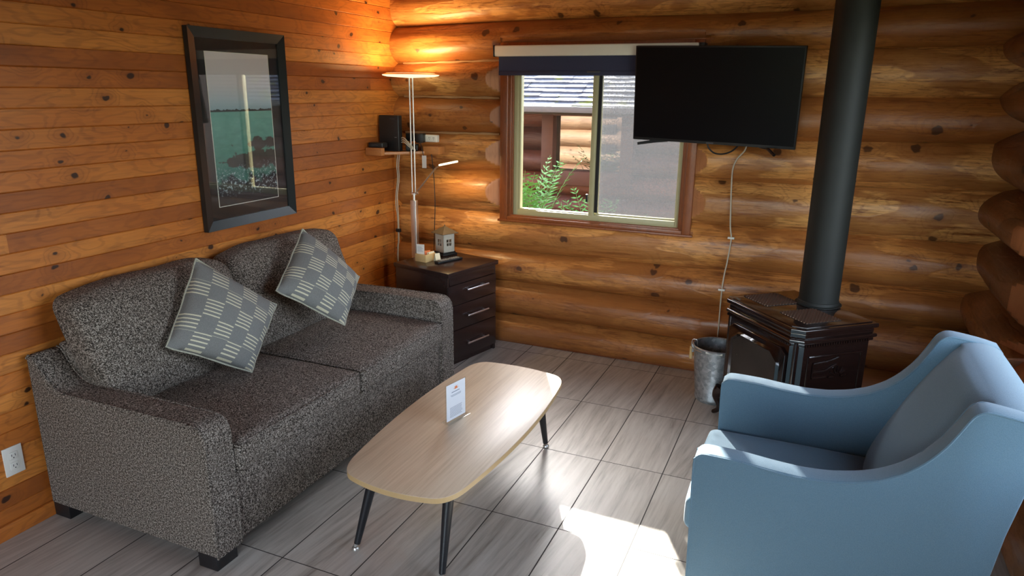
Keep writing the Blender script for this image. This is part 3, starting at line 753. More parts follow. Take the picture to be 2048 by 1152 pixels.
# items on it
bx = thing('card_box', 'small pale wooden box holding cards on the nightstand', 'box', (.4275, -.372, .620), math.radians(-14 + 0))
bxr = math.atan2(-.441 + .422, .452 - .364)   # near side of the box
bx.rotation_euler = (0, 0, bxr + .05)
bm = B()
w2, d2, hh, th = .045, .050, .050, .005
box(bm, (-w2, -d2, 0), (w2, d2, th), .001); box(bm, (-w2, -d2, th), (w2, -d2 + th, hh), .001); box(bm, (-w2, d2 - th, th), (w2, d2, hh), .001)
box(bm, (-w2, -d2 + th, th), (-w2 + th, d2 - th, hh), .001); box(bm, (w2 - th, -d2 + th, th), (w2, d2 - th, hh), .001); obj('box_body', bm, M['pale_wood'], bx)
cd_ = thing('leaning_card', 'small printed white card standing in the wooden box', 'card', tuple(Vector(bx.location) + Vector((-.022, -.022, .012))), bxr + .35)
bm = B(); box(bm, (-.027, -.0008, 0), (.027, .0008, .098), rot=None); cdm = obj('card_sheet', bm, M['white'], cd_, False)
bm = B()
for i in range(6): box(bm, (-.02, -.0014, .05 + i * .006), (.018 - (i % 3) * .005, -.0009, .0515 + i * .006))
obj('printed_text', bm, M['ink'], cdm, False)
for i in range(5):
    o = thing('tea_sachet', ['cream sachet standing leftmost in the wooden box', 'orange sachet second from the left in the wooden box', 'orange sachet in the middle of the wooden box', 'cream sachet second from the right in the wooden box', 'cream sachet standing rightmost in the wooden box'][i], 'sachet', tuple(Vector(bx.location) + Vector((-.018 + .0145 * i, .012 + .003 * (i % 2), .0055))), bxr + .05, 'sachets in the card box')
    bm = B(); box(bm, (-.0022, -.028, 0), (.0022, .026, .052 + .003 * (i % 3)), .0008); obj('packet', bm, M['orange'] if i in (1, 2) else M['tea'], o)
    if i == 0: pass
o = thing('folded_note', 'folded cream note leaning on the right side of the wooden box', 'note', (.505, -.352, .620), math.radians(60))
bm = B(); prism(bm, [(-.017, 0), (0, .052), (.017, 0), (.015, 0), (0, .047), (-.015, 0)], lambda p, t_: (t_, p[0], p[1]), -.018, .018); obj('note_sheet', bm, M['tea'], o, False)
# lantern
Ln = thing('lantern', 'small house-shaped cream metal lantern with pyramid roof', 'lantern', (.452, -.150, .620), math.radians(-24))
hw = .046
bm = B(); box(bm, (-.060, -.060, 0), (.060, .060, .012), .002); box(bm, (-.052, -.052, .012), (.052, .052, .022), .002); obj('base', bm, M['black'], Ln)
bm = B()
for k in range(4):
    rt = Matrix.Rotation(k * PI / 2, 4, 'Z'); t2 = B()
    z0_, z1_ = .022, .145; a = .0205
    for lo_, hi_ in (((-hw, -hw, z0_), (-a, -hw + .003, z1_)), ((a, -hw, z0_), (hw, -hw + .003, z1_)), ((-a, -hw, z0_), (a, -hw + .003, .064)), ((-a, -hw, .108), (a, -hw + .003, z1_)),
                     ((-.0022, -hw, .064), (.0022, -hw + .003, .108)), ((-a, -hw, .084), (a, -hw + .003, .088))): box(t2, lo_, hi_)
    for v in t2.verts: v.co = rt @ v.co
    merge(bm, t2)
obj('lantern_body', bm, M['lantern'], Ln, False)
bm = B(); box(bm, (-.042, -.042, .145), (.042, .042, .152)); obj('roof_gap', bm, M['black'], Ln, False)
bm = B(); e = .066; vs4 = [bm.verts.new((x * e, y * e, .150)) for x, y in ((-1, -1), (1, -1), (1, 1), (-1, 1))]; lo4 = [bm.verts.new((x * e, y * e, .147)) for x, y in ((-1, -1), (1, -1), (1, 1), (-1, 1))]; ap = bm.verts.new((0, 0, .196))
for i in range(4): bm.faces.new([vs4[i], vs4[(i + 1) % 4], ap]); bm.faces.new([lo4[i], lo4[(i + 1) % 4], vs4[(i + 1) % 4], vs4[i]])
bm.faces.new(lo4[::-1]); lathe(bm, [(.0, .205), (.004, .203), (.004, .197), (.002, .192)], (0, 0, 0), 10); obj('roof', bm, M['lantroof'], Ln, False)
bm = B(); lathe(bm, [(0, .07), (.015, .07), (.015, .022), (0, .022)], (0, 0, 0), 16); obj('candle', bm, M['offwhite'], Ln)
# remote
Rm = thing('remote_control', 'black remote control lying in front of the lantern', 'remote', (.575, -.325, .620), math.radians(69))
bm = B(); box(bm, (-.105, -.022, 0), (.105, .022, .016), .006, 3); obj('remote_body', bm, M['black'], Rm)
for i in range(9):
    for j in range(3):
        if i == 4 and j != 1: continue
        bm = B(); x = -.070 + i * .018; y = -.013 + j * .013; box(bm, (x - .005, y - .0042, .0155), (x + .005, y + .0042, .0178), .001, 1); obj('button', bm, M['keys'], Rm)

# ================================================================ FLOOR LAMP
LX, LY = .258, -.215
Lp = thing('floor_lamp', 'tall brushed steel torchiere lamp with small reading arm in the corner', 'lamp', (LX, LY, 0))
bm = B(); box(bm, (-.055, -.13, 0), (.055, .13, .018), .004); obj('base', bm, M['steel'], Lp)
bm = B(); box(bm, (-.021, -.016, .018), (.021, .016, .985), .003); obj('lower_post', bm, M['steel'], Lp)
bm = B(); tube(bm, [(0, 0, .985), (0, 0, 1.03)], .010, 16); tube(bm, [(-.025, 0, 1.032), (.035, 0, 1.032)], .006, 12); obj('joint', bm, M['steel'], Lp)
bm = B()
for s in (-.012, .012): tube(bm, [(s + .0, 0, 1.02), (s, 0, 1.775)], .0052, 12)
obj('upper_pole', bm, M['steel'], Lp)
bm = B(); lathe(bm, [(0, 1.770), (.150, 1.778), (.178, 1.784), (.183, 1.790), (.160, 1.790), (.155, 1.800), (.150, 1.800), (.148, 1.788), (0, 1.784)], (0, 0, 0), 48); obj('lamp_head', bm, M['lampglow'], Lp)
bm = B(); lathe(bm, [(.183, 1.7895), (.1845, 1.7905), (.165, 1.7960), (.150, 1.8012), (.146, 1.8012)], (0, 0, 0), 48); obj('head_rim', bm, M['steel'], Lp)
bm = B()
for s in (-.006, .006): tube(bm, [(.022, s - .006, 1.037), (.178, s - .02, 1.205), (.215, s - .02, 1.232)], .0034, 10)
obj('reading_arm', bm, M['steel'], Lp)
bm = B(); box(bm, (-.062, -.022, -.007), (.062, .022, .005), .004, 3, rot=None)
rt = Matrix.Rotation(math.radians(-13), 4, 'Y')
for v in bm.verts: v.co = rt @ v.co + Vector((.275, -.02, 1.245))
obj('reading_head', bm, M['ledglow'], Lp)
la = bpy.data.lights.new('torchiere_light', 'AREA'); la.shape = 'DISK'; la.size = .26; la.energy = 3.8; la.color = (1, .62, .26); lo_ = bpy.data.objects.new('torchiere_light', la); C.objects.link(lo_)
lo_.location = (LX, LY, 1.806); lo_.rotation_euler = (PI, 0, 0)
lb = bpy.data.lights.new('reading_light', 'AREA'); lb.shape = 'RECTANGLE'; lb.size = .1; lb.size_y = .03; lb.energy = .8; lb.color = (1, .72, .35); lo2 = bpy.data.objects.new('reading_light', lb); C.objects.link(lo2)
lo2.location = (LX + .275, LY - .02, 1.232); lo2.rotation_euler = (0, math.radians(-13), 0)
Lc = thing('lamp_cord', 'thin black lamp cord hanging down beside the lamp post', 'cord', (.33, -.05, .9))
bm = B(); tube(bm, smoothpath([(.322, -.082, 1.281), (.326, -.080, 1.24), (.330, -.066, 1.10), (.331, -.062, .95), (.324, -.060, .80), (.31, -.06, .55), (.30, -.09, .2), (.29, -.12, .02)], 6), .0028, 6); part('cord_wire', bm, M['black'], Lc)

# ================================================================ CORNER SHELF AND WHAT IS ON IT
Sh = thing('corner_shelf', 'small pine corner shelf fixed where the two walls meet', 'shelf', (.0, .0, 1.28))
bm = B(); prism(bm, [(.004, -.03), (.004, -.355), (.10, -.35), (.33, -.10), (.38, -.055), (.38, -.03)], lambda p, z: (p[0], p[1], z), 1.285, 1.303, .001); part('shelf_board', bm, M['shelfwood'], Sh)
bm = B(); box(bm, (.004, -.385, 1.283), (.125, -.345, 1.332), .002); part('shelf_rail', bm, M['shelfwood'], Sh)
bm = B(); box(bm, (.290, -.135, 1.286), (.405, -.045, 1.336), .002); part('shelf_rail', bm, M['shelfwood'], Sh)
Ro = thing('router', 'upright black router on the corner shelf', 'router', (.092, -.215, 1.303), math.radians(-2))
bm = B(); box(bm, (-.078, -.022, 0), (.078, .022, .232), .006, 3); obj('router_body', bm, M['black'], Ro)
bm = B(); box(bm, (-.05, -.03, 0), (.05, .03, .006), .002); obj('router_stand', bm, M['black'], Ro)
def text(body, size, mat, parent, loc, rot, name='logo_text', ext=.0002):
    cu = bpy.data.curves.new(name, 'FONT'); cu.body = body; cu.size = size; cu.extrude = ext; cu.align_x = 'CENTER'
    tmp = bpy.data.objects.new(name, cu); C.objects.link(tmp); upd()
    me = bpy.data.meshes.new_from_object(tmp.evaluated_get(bpy.context.evaluated_depsgraph_get())); bpy.data.objects.remove(tmp)
    o = bpy.data.objects.new(name, me); C.objects.link(o); me.materials.clear(); me.materials.append(mat); o.parent = parent; o.location = loc; o.rotation_euler = rot; return o
text('P-Link', .015, M['gutter'], Ro, (.032, -.0226, .205), (PI / 2, 0, 0))
bm = B(); box(bm, (.045, -.0235, .090), (.062, -.0218, .093)); obj('indicator', bm, M['keys'], Ro)
Mo = thing('modem', 'low black modem box on the left rail end of the shelf', 'modem', (.062, -.325, 1.332), math.radians(4))
bm = B(); box(bm, (-.052, -.035, 0), (.052, .035, .032), .006, 3); obj('modem_body', bm, M['black'], Mo)
bm = B(); box(bm, (-.03, -.0356, .012), (.02, -.0346, .014)); box(bm, (-.03, -.0356, .019), (.01, -.0346, .0205)); obj('marking', bm, M['gutter'], Mo)
Ps = thing('power_strip', 'cream power strip fixed on the wall above the corner shelf', 'power strip', (.31, -.075, 1.385))
bm = B(); box(bm, (-.15, -.018, -.024), (.062, .018, .024), .006, 3); obj('strip_body', bm, M['offwhite'], Ps)
for i in range(2):
    bm = B(); x = .005 + i * .032; box(bm, (x - .005, -.0188, .001), (x - .003, -.0175, .009)); box(bm, (x + .003, -.0188, .001), (x + .005, -.0175, .009)); box(bm, (x - .0015, -.0188, -.009), (x + .0015, -.0175, -.005)); obj('socket', bm, M['black'], Ps)
for i, (x, y, z, s) in enumerate(((.195, -.115, 1.392, (.034, .03, .026)), (.262, -.115, 1.388, (.026, .034, .030)), (.215, -.150, 1.345, (.04, .03, .022)))):
    o = thing('plug_adapter', ['black plug adapter at the left of the power strip', 'black plug adapter beside the free sockets of the power strip', 'black plug adapter lying on the shelf below the power strip'][i], 'adapter', (x, y, z), .2 * i, 'black adapters at the power strip')
    if i == 2: o.location.z = 1.305 + s[2]
    bm = B(); box(bm, (-s[0], -s[1], -s[2]), s, .006, 3); obj('adapter_body', bm, M['black'], o)
    bm = B(); tube(bm, smoothpath([(0, -s[1], -s[2] * .5), (.01, -s[1] - .02, -.03), (-.03, -s[1] - .015, -.05 if i < 2 else -.02), (-.07, -s[1] + .01, -.045 if i < 2 else -.02)], 5), .003, 6); obj('adapter_lead', bm, M['black'], o)
for i in range(3):
    o = thing('network_cable', ['upper of three cream cables arching from the router', 'middle of three cream cables arching from the router', 'lower of three cream cables arching from the router'][i], 'cable', (.17, -.21, 1.36), 0, 'cream cables on the shelf')
    dz = .014 * (1 - i)
    bm = B(); tube(bm, smoothpath([(.160, -.205, 1.372 + dz), (.195, -.22, 1.378 + dz), (.235, -.225, 1.350 + dz * .8), (.262, -.21, 1.322 + dz * .4), (.250, -.17, 1.310 + dz * .15)], 6), .0036, 8); part('cable_sheath', bm, M['cream'], o)
Tg = thing('hanging_tag', 'small white paper tag hanging on a black cord below the shelf', 'tag', (.318, -.14, 1.32))
bm = B(); tube(bm, smoothpath([(.268, -.13, 1.375), (.285, -.155, 1.345), (.300, -.160, 1.30), (.305, -.155, 1.275)], 5), .0025, 6); part('tag_cord', bm, M['black'], Tg)
bm = B(); box(bm, (.292, -.157, 1.195), (.325, -.155, 1.277)); part('tag_paper', bm, M['white'], Tg, False)
for i, dx in enumerate((.0, .014)):
    o = thing('wall_cable', ['left of two cream cables running down the corner below the shelf', 'right of two cream cables running down the corner below the shelf'][i], 'cable', (.05, -.06, .95), 0, 'cream cables down the corner')
    f = lambda z, y, a: (.052 + dx + a, -.078, z)
    bm = B(); tube(bm, smoothpath([(.060 + dx, -.080, 1.283), (.050 + dx, -.088, 1.20), (.045 + dx * .8, -.075, 1.10), (.035 + dx * .8, -.085, 1.0), (.030 + dx, -.085, .92), (.036 + dx * .6, -.08, .84), (.042 + dx * .3, -.085, .74), (.040 + dx * .3, -.085, .66), (.030 + dx * .3, -.085, .55), (.03, -.085, .02)], 6), .0038, 8); c_ = part('cable_sheath', bm, M['cream'], o)
    if i == 1:
        bm = B(); box(bm, (.026, -.094, .725), (.060, -.072, .750), .003); part('cable_tie', bm, M['black'], o)

# ================================================================ PICTURE
P_ = thing('framed_picture', 'tall black-framed seascape print on the board wall above the sofa', 'picture', (0, -1.44, 1.49))
y0, y1, z0, z1 = -1.762, -1.118, 1.015, 1.970; fw = .047
bm = B()
for (a, b, c, d) in (((y0, z0), (y1, z0), (y1 - fw, z0 + fw), (y0 + fw, z0 + fw)), ((y1, z0), (y1, z1), (y1 - fw, z1 - fw), (y1 - fw, z0 + fw)), ((y1, z1), (y0, z1), (y0 + fw, z1 - fw), (y1 - fw, z1 - fw)), ((y0, z1), (y0, z0), (y0 + fw, z0 + fw), (y0 + fw, z1 - fw))):
    prof = lambda p, t_: (t_, p[0], p[1])
    t2 = bmesh.new(); q = [a, b, c, d]
    X0, Xo, Xi = .004, .032, .020
    vs_ = [t2.verts.new((X0, *p)) for p in q] + [t2.verts.new((Xo, *a)), t2.verts.new((Xo, *b)), t2.verts.new((Xi, *c)), t2.verts.new((Xi, *d))]
    for f in ((0, 1, 2, 3), (4, 5, 6, 7), (0, 1, 5, 4), (1, 2, 6, 5), (2, 3, 7, 6), (3, 0, 4, 7)): t2.faces.new([vs_[k] for k in f])
    bmesh.ops.recalc_face_normals(t2, faces=list(t2.faces)); merge(bm, t2)
part('frame', bm, simple('black_green_frame', (.012, .017, .018), .33), P_, False)
bm = B(); box(bm, (.004, y0 + fw - .004, z0 + fw - .004), (.010, y1 - fw + .004, z1 - fw + .004)); part('mat_board', bm, M['black'], P_, False)
bm = B(); uvl = bm.loops.layers.uv.new('UVMap'); q = [(-1.655, 1.125), (-1.235, 1.125), (-1.235, 1.862), (-1.655, 1.862)]
f = bm.faces.new([bm.verts.new((.0112, a, b)) for a, b in q])
for l, uvc in zip(f.loops, ((0, 0), (1, 0), (1, 1), (0, 1))): l[uvl].uv = uvc
for v in bm.verts: v.co = P_.matrix_basis.inverted() @ v.co
upd()
for v in bm.verts: pass
me = bpy.data.meshes.new('print'); bm.to_mesh(me); bm.free(); me.materials.append(M['art']); o = bpy.data.objects.new('print', me); C.objects.link(o); o.parent = P_
bm = B(); frx(bm, -1.658, -1.232, 1.122, 1.865, .003, .0102, .0118, 0); part('mat_bevel', bm, M['offwhite'], P_, False)
bm = B(); box(bm, (.0150, y0 + fw - .002, z0 + fw - .002), (.0170, y1 - fw + .002, z1 - fw + .002)); part('picture_glass', bm, M['picglass'], P_, False)

# ================================================================ WALL OUTLET
O = thing('wall_outlet', 'white duplex wall outlet on the board wall beside the sofa', 'outlet', (0, -2.80, .302))
bm = B(); box(bm, (0, -.036, -.058), (.006, .036, .058), .002); obj('cover_plate', bm, M['white'], O)
for s in (-1, 1):
    bm = B(); box(bm, (.005, -.017, s * .021 - .015), (.0085, .017, s * .021 + .015), .003); r_ = obj('receptacle', bm, M['white'], O)
    bm = B(); z = s * .021
    box(bm, (.0083, -.0075, z - .002), (.0090, -.0055, z + .007)); box(bm, (.0083, .0055, z - .002), (.0090, .0075, z + .007)); box(bm, (.0083, -.002, z - .010), (.0090, .002, z - .006)); obj('slots', bm, M['black'], r_, False)

# ================================================================ TELEVISION
c4 = {'TL': Vector((1.699, -.150, 1.947)), 'TR': Vector((2.603, -.260, 1.929)), 'BR': Vector((2.599, -.20, 1.415)), 'BL': Vector((1.696, -.09, 1.434))}
cen = sum(c4.values(), Vector()) / 4; xa = ((c4['TR'] + c4['BR']) - (c4['TL'] + c4['BL'])).normalized(); za = ((c4['TL'] + c4['TR']) - (c4['BL'] + c4['BR'])).normalized()
ya = za.cross(xa).normalized(); za = xa.cross(ya)     # ya points to the wall
TV = bpy.data.objects.new('television', None); C.objects.link(TV); tag(TV, 'flat black television on the back wall beside the stove pipe', 'television')
TV.matrix_world = Matrix(((xa.x, ya.x, za.x, cen.x), (xa.y, ya.y, za.y, cen.y), (xa.z, ya.z, za.z, cen.z), (0, 0, 0, 1)))
hw_, hh_ = .455, .262
bm = B(); box(bm, (-hw_, 0, -hh_), (hw_, .028, hh_), .003); box(bm, (-.34, .028, -.20), (.34, .050, .10), .012, 2); obj('casing', bm, M['black'], TV)
bm = B(); box(bm, (-hw_ + .008, -.0012, -hh_ + .016), (hw_ - .008, .0005, hh_ - .008)); obj('screen', bm, M['screen'], TV, False)
bm = B(); box(bm, (-.02, -.0016, -hh_ + .003), (.02, .0, -hh_ + .010)); obj('badge', bm, M['gutter'], TV, False)
for s, ln1 in ((-1, .15), (1, .10)):
    bm = B(); pts = [(s * .30, .015, -hh_ + .004), (s * (.30 + ln1 * .35), .012, -hh_ - .008), (s * .42, -.03 if s < 0 else -.05, -hh_ - .022)]
    if s > 0: pts = [(.27, .015, -hh_ + .004), (.31, .01, -hh_ - .002), (.362, -.05, -hh_ - .026)]
    else: pts = [(-.25, .02, -hh_ + .004), (-.33, .01, -hh_ - .006), (-.415, -.03, -hh_ - .018)]
    tube(bm, pts, [.010, .009, .008], 8); obj('foot', bm, M['black'], TV)
bm = B(); box(bm, (-.10, .05, -.10), (.10, .058, .10), .002); box(bm, (-.03, .058, -.03), (.03, .10, .03), .003); obj('wall_bracket', bm, M['black'], TV)
bm = B(); tube(bm, smoothpath([(-.02, .035, -hh_ + .01), (-.015, .03, -hh_ - .02), (.02, .03, -hh_ - .052), (.07, .035, -hh_ - .056), (.12, .04, -hh_ - .035), (.16, .05, -hh_ + .01)], 6), .0045, 8); obj('looped_lead', bm, M['black'], TV)
Cb = thing('television_cable', 'cream cable clipped down the logs from the television', 'cable', (2.29, -.05, .9))
cp = [(2.345, -.07, 1.45), (2.333, -.062, 1.39), (2.295, -.058, 1.34), (2.276, -.054, 1.28), (2.276, -.044, 1.19), (2.285, -.060, 1.07), (2.292, -.050, .95), (2.304, -.055, .883), (2.300, -.062, .80), (2.292, -.055, .72), (2.283, -.045, .655), (2.279, -.056, .566), (2.278, -.050, .45), (2.280, -.056, .34), (2.281, -.058, .22), (2.285, -.045, .1), (2.32, -.06, .03)]
bm = B(); tube(bm, smoothpath(cp, 5), .0042, 8); part('cable_sheath', bm, M['cream'], Cb)
for x, y, z in ((2.304, -.056, .883), (2.279, -.058, .566)):
    bm = B(); box(bm, (x - .020, y - .008, z - .006), (x + .018, y + .010, z + .006), .002); part('cable_clip', bm, M['offwhite'], Cb)

# ================================================================ PELLET STOVE
St = thing('stove', 'dark brown enamelled pellet stove on cast legs', 'stove', (2.706, -.652, 0), math.radians(-49.1))
hwx, hdy = .272, .205       # body half sizes; local -y = front
cf = .045
def oct_(hx, hy, c): return [(-hx + c, -hy), (hx - c, -hy), (hx, -hy + c), (hx, hy), (-hx, hy), (-hx, -hy + c)]
zf = lambda p, z: (p[0], p[1], z)
bm = B(); prism(bm, oct_(hwx, hdy, cf), zf, .12, .595, .004); obj('stove_body', bm, M['enamel'], St, True, 30)
bm = B(); prism(bm, oct_(hwx + .012, hdy + .012, cf), zf, .585, .602, .004); prism(bm, oct_(hwx + .022, hdy + .022, cf), zf, .602, .622, .008, 3); prism(bm, oct_(hwx + .010, hdy + .010, cf), zf, .622, .650, .004)
for i in range(46):
    x = lerp(-hwx + .03, hwx - .03, i / 45); box(bm, (x - .0032, -hdy - .018, .586), (x + .0032, -hdy - .008, .598))
for i in range(26):
    y = lerp(-hdy + .04, hdy - .02, i / 25); box(bm, (hwx + .008, y - .0032, .586), (hwx + .018, y + .0032, .598))
obj('cornice', bm, M['enamel'], St, True, 30)
bm = B(); prism(bm, oct_(hwx + .024, hdy + .022, cf), zf, .650, .672, .005, 3); prism(bm, oct_(hwx + .004, hdy + .002, cf), zf, .672, .677, .002); obj('top_plate', bm, M['enamel'], St, True, 30)
for cx in (-.155, .135):
    bm = B(); box(bm, (cx - .095, -.13, .6765), (cx + .095, .07, .6782)); obj('grille_hole_shade', bm, M['dark'], St, False)  # flat dark plate painted as the shaded holes below the lattice
    bm = B(); n = 10
    bw, bd = (.095, .10)
    for i in range(-n, n + 1):      # diagonal lattice, clipped to its panel
        for sgn in (1, -1):
            pts = []
            for s in (-1, 1):
                pass
            c0 = i * .019
            # line y = sgn*x + c0 inside |x|<bw,|y|<bd
            xs = sorted([max(-bw, min(bw, (sgn * (-bd - c0)))), max(-bw, min(bw, (sgn * (bd - c0))))])
            if xs[1] - xs[0] < .01: continue
            a = Vector((cx + xs[0], -.03 + sgn * xs[0] + c0, .680)); b = Vector((cx + xs[1], -.03 + sgn * xs[1] + c0, .680)); tube(bm, [a, b], .0026, 4)
    obj('top_grille', bm, M['grille'], St, False)
# door: frame, glass
def door_poly(w, h, c, z0): return [(-w, z0 + c * .5), (-w + c * .5, z0), (w - c * .5, z0), (w, z0 + c * .5), (w, z0 + h - c), (w - c * 1.3, z0 + h), (-w + c * 1.3, z0 + h), (-w, z0 + h - c)]
fy = lambda p, y: (p[0], y, p[1])
bm = B(); prism(bm, door_poly(.222, .405, .03, .155), fy, -hdy - .016, -hdy + .002, .005, 3); D_ = obj('stove_door', bm, M['enamel'], St, True, 30)
bm = B()
O1 = door_poly(.190, .330, .045, .200); O2 = door_poly(.172, .296, .040, .217)
t2 = bmesh.new(); vo = [t2.verts.new((p[0], -hdy - .016, p[1])) for p in O1]; vm_ = [t2.verts.new(((p[0] + q[0]) / 2, -hdy - .028, (p[1] + q[1]) / 2)) for p, q in zip(O1, O2)]; vi = [t2.verts.new((p[0], -hdy - .015, p[1])) for p in O2]
for i in range(8): t2.faces.new([vo[i], vo[(i + 1) % 8], vm_[(i + 1) % 8], vm_[i]]); t2.faces.new([vm_[i], vm_[(i + 1) % 8], vi[(i + 1) % 8], vi[i]])
bmesh.ops.recalc_face_normals(t2, faces=list(t2.faces)); merge(bm, t2); obj('door_moulding', bm, M['enamel'], D_, True, 60)
bm = B(); prism(bm, O2, fy, -hdy - .0185, -hdy - .015); obj('door_glass', bm, M['fireglass'], D_, False)
# side panels in relief
for s in (1, -1):
    X = s * hwx
    def rib(pts, r=.0065): 
        tube(bm, pts, r, 8)
    bm = B()
    fx3 = lambda y, z: (X + s * .001, y, z)
    rib([fx3(-.13, .17), fx3(-.13, .53)], .005); rib([fx3(-.13, .53), fx3(.17, .53)]); rib([fx3(.17, .53), fx3(.17, .17)], .005); rib([fx3(-.10, .495), fx3(-.02, .50), fx3(.04, .515)])
    rib([fx3(-.10, .455), fx3(-.03, .455), fx3(.0, .47), fx3(.03, .48)]); rib([fx3(-.10, .425), fx3(-.02, .425)])
    rib([fx3(-.10, .425), fx3(-.10, .495)], .005)
    for k in range(7): a = k * PI / 6; rib([fx3(.045 + math.cos(a) * .02, .42 + math.sin(a) * .02), fx3(.045 + math.cos(a) * .05, .42 + math.sin(a) * .05)], .005)
    obj('side_relief', bm, M['enamel'], St)
for s in (-1, 1):
    bm = B(); tube(bm, [(s * (hwx - .018), -hdy + .014, .12), (s * (hwx - .018), -hdy + .014, .60)], .012, 12); obj('corner_column', bm, M['enamel'], St)
for sx, sy in ((-1, -1), (1, -1), (-1, 1), (1, 1)):
    x, y = sx * (hwx - .004), sy * (hdy - .006)
    bm = B(); tube(bm, smoothpath([(x, y, .16), (x + sx * .010, y + sy * .012, .13), (x + sx * .014, y + sy * .014, .10), (x + sx * .002, y + sy * .004, .06), (x + sx * .006, y + sy * .006, .03), (x + sx * .030, y + sy * .022, .008)], 4),
         [.034, .033, .032, .030, .029, .027, .026, .024, .021, .018, .016, .015, .015, .014, .014, .014, .014, .0135, .013, .012, .008], 12); obj('leg', bm, M['enamel'], St)
bm = B(); box(bm, (-hwx + .03, -hdy + .02, .10), (hwx - .03, hdy - .01, .125)); obj('bottom_tray', bm, M['dark'], St, False)
# collar + flue are lifted away separately
Fl = thing('stove_pipe', 'straight black flue pipe rising from the stove top', 'pipe', (2.803, -.525, .6785))
bm = B(); lathe(bm, [(.094, .004), (.094, 1.9)], (0, 0, 0), 64); lathe(bm, [(.0955, .62), (.0955, .625)], (0, 0, 0), 64); obj('flue_tube', bm, M['pipe'], Fl)
bm = B(); lathe(bm, [(.110, 0), (.110, .004), (.100, .007), (.097, .02), (.0945, .022)], (0, 0, 0), 64); obj('collar', bm, M['pipe'], Fl)

# ================================================================ ASH BUCKET
Bk = thing('ash_bucket', 'galvanised metal bucket on the floor left of the stove', 'bucket', (2.318, -.375, 0))
bm = B(); lathe(bm, [(0, .0), (.096, .0), (.100, .004), (.104, .02), (.102, .026), (.130, .315), (.134, .318), (.135, .325), (.131, .330), (.126, .326), (.127, .315), (.098, .012), (0, .010)], (0, 0, 0), 48); obj('pail', bm, M['galv'], Bk)
for s in (-1, 1):
    bm = B(); box(bm, (s * .131 - .006, -.020, .270), (s * .131 + .006, .020, .320), .002); obj('bail_ear', bm, M['galv'], Bk)
bm = B(); pts = [(-.137, 0, .300)] + [(-.137 * math.cos(a), -.135 * math.sin(a) * .92, .300 + .03 * math.sin(a) * .4) for a in [PI * k / 16 for k in range(1, 16)]] + [(.137, 0, .300)]
tube(bm, pts, .003, 8); obj('bail_handle', bm, M['steel'], Bk)
bm = B(); tube(bm, [(-.045, -.123, .318), (.045, -.123, .318)], .0075, 12); hg = obj('handle_grip', bm, M['offwhite'], Bk)
Wh = thing('ash_scoop', 'wooden-handled scoop hooked on the left rim of the bucket', 'scoop', (2.172, -.375, 0))
bm = B(); tube(bm, [(0.004, 0, .300), (.004, 0, .225)], [.009, .010], 12); obj('scoop_handle', bm, M['pale_wood'], Wh)
bm = B(); tube(bm, smoothpath([(.004, 0, .298), (.006, 0, .335), (.022, 0, .342), (.034, 0, .325), (.042, 0, .18)], 4), .003, 8); obj('scoop_hook', bm, M['steel'], Wh)

# ================================================================ OUTSIDE: neighbouring cabin, ferns, ground
bm = B(); box(bm, (-14, .3, -.75), (14, 22, -.55)); struct(obj('ground', bm, M['ground'], None, False))
bm = B(); box(bm, (-14, -22, -.75), (14, RY - .3, -.15)); box(bm, (RX + .3, RY - .3, -.75), (14, .3, -.15)); struct(obj('yard', bm, M['ground'], None, False))
NC = thing('neighbour_cabin', 'red-brown log cabin with mossy shingle roof seen through the window', 'cabin', (0, 3.0, -.55))
NCI = NC.matrix_basis.copy(); 
sN = [-.6 + .24 * i for i in range(10)]
nw = log_wall('log_wall', [M['red_log'], M['red_log']], -6, 6, sN, sN, 0, 1, lambda u, d, z: (u, 3.0 - d - 3.0, z + .55), depth=.11, base=.05, seed=50, nt=10, du=.15, hole=(.0, .92, .78, 1.50)); nw.parent = NC
bm = B(); box(bm, (-6, 3.06, -.55), (6, 3.16, 1.6)); box(bm, (-6, 3.16, -.55), (-5.9, 7.5, 1.6)); box(bm, (5.9, 3.16, -.55), (6, 7.5, 1.6)); box(bm, (-6, 7.4, -.55), (6, 7.5, 1.6)); part('wall_core', bm, M['red_log'], NC, False)
bm = B(); frame(bm, -.04, .96, .73, 1.50, .13, 2.90, 3.10, .004, .15, .05); box(bm, (.50, 2.94, .86), (.54, 3.08, 1.46), .003); part('window_casing', bm, M['ext_red'], NC)
bm = B(); box(bm, (.06, 3.02, .84), (.88, 3.025, 1.47)); part('window_glass', bm, M['nglass'], NC, False)
bm = B(); pids = []
slope = .43; ye, ze = 2.48, 1.545; rowl = .105
for i in range(40):
    ya_, yb_ = ye + i * rowl, ye + (i + 1) * rowl + .02; th = .018
    za_, zb_ = ze + slope * i * rowl + th, ze + slope * (i * rowl + rowl + .02)
    nseg = 60
    for k in range(nseg):
        x0_, x1_ = -6.4 + 12.8 * k / nseg, -6.4 + 12.8 * (k + 1) / nseg
        j = random.uniform(-.008, .012); dz = random.uniform(-.004, .005)
        vs8 = [bm.verts.new(p) for p in ((x0_, ya_ + j, za_ + dz), (x1_, ya_ + j, za_ + dz), (x1_, yb_, zb_), (x0_, yb_, zb_), (x0_, ya_ + j, za_ - th), (x1_, ya_ + j, za_ - th))]
        bm.faces.new([vs8[0], vs8[1], vs8[2], vs8[3]]); bm.faces.new([vs8[4], vs8[5], vs8[1], vs8[0]]); pids += [i * 1.7, i * 1.7]
vN = NC.matrix_basis.inverted()
for v in bm.verts: v.co = v.co - Vector((0, 3.0, -.55))
rf = obj('shingle_roof', bm, M['shingle'], NC, False); pidattr(rf, pids)
zr = ze + slope * 40 * rowl; yr = ye + 40 * rowl
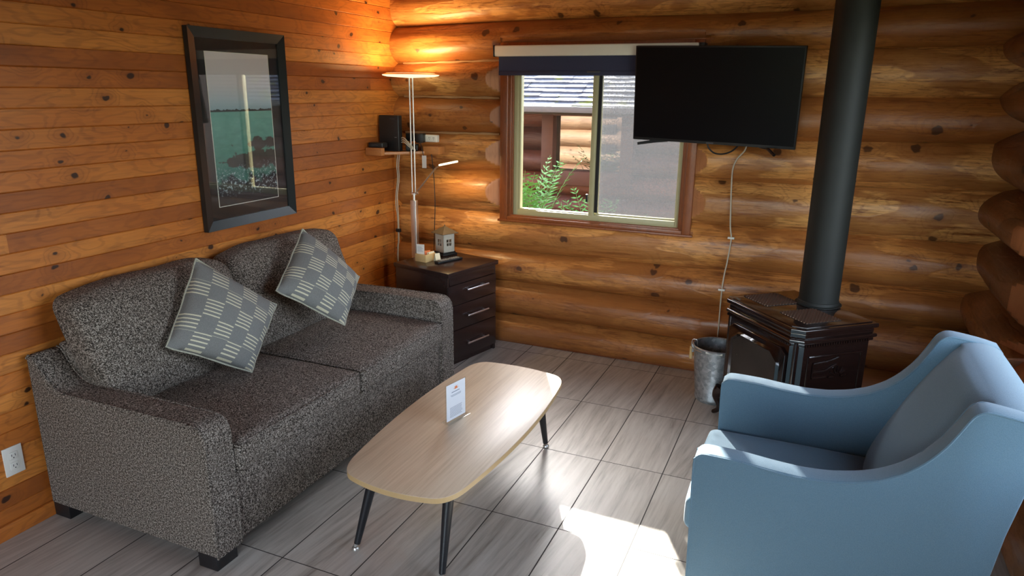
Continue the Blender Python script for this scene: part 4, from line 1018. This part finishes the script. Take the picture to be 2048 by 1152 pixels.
bm = B(); prism(bm, [(ye + .02, ze - .02), (yr, zr - .03), (yr + 1.6, zr - .75), (yr + 1.6, zr - .80), (yr, zr - .10), (ye + .02, ze - .07)], lambda p, x: (x, p[0] - 3., p[1] + .55), -6.4, 6.4); obj('roof_deck', bm, M['dark'], NC, False)
bm = B(); box(bm, (-6.4, 2.44, 1.495), (6.4, 2.49, 1.555), .004);
for v in bm.verts: v.co = v.co - Vector((0, 3.0, -.55))
obj('fascia', bm, M['gutter'], NC)
for o in NC.children:     # parts made in world space above
    if o.name.split('.')[0] in ('wall_core', 'window_casing', 'window_glass'):
        d = Vector((0, 3.0, -.55)); 
        if min(v.co.y for v in o.data.vertices) > 1.0:
            for v in o.data.vertices: v.co = v.co - d

def fern(loc_, n, h, label, seed):
    random.seed(seed); t = thing('fern', label, 'fern', loc_, group='ferns outside the window')
    for s in range(n):
        a = random.uniform(0, 2 * PI); L = h * random.uniform(.75, 1.1); r = L * random.uniform(.10, .30); bm = B(); P3 = []
        for k in range(13):
            s_ = k / 12; P3.append(Vector((math.cos(a) * r * s_ ** 1.5, math.sin(a) * r * s_ ** 1.5, L * (s_ - .22 * s_ ** 3))))
        tube(bm, P3, [.004 * (1 - .7 * k / 12) for k in range(13)], 4)
        for k in range(3, 13):
            for q_ in (0, .5):
                p = P3[k - 1].lerp(P3[k], q_); d = (P3[k] - P3[k - 1]).normalized(); sd_ = d.cross(Vector((0, 0, 1))).normalized()
                ll = .11 * math.sin(PI * min(1, (k + q_ - 2) / 11.5)) + .02
                for sg in (-1, 1):
                    tip = p + sd_ * sg * ll + d * ll * .5 + Vector((0, 0, random.uniform(-.03, .01))); m_ = p.lerp(tip, .45); wv = d * .009
                    vs_ = [bm.verts.new(x) for x in (p, m_ + wv, tip, m_ - wv)]; bm.faces.new(vs_)
        obj('frond', bm, M['leaf'], t, False)
fern((.32, 1.50, -.55), 26, 2.0, 'tall green fern at the lower left of the window view', 11)
fern((.95, 1.80, -.55), 18, 1.66, 'shorter green fern beside the window mullion', 13)
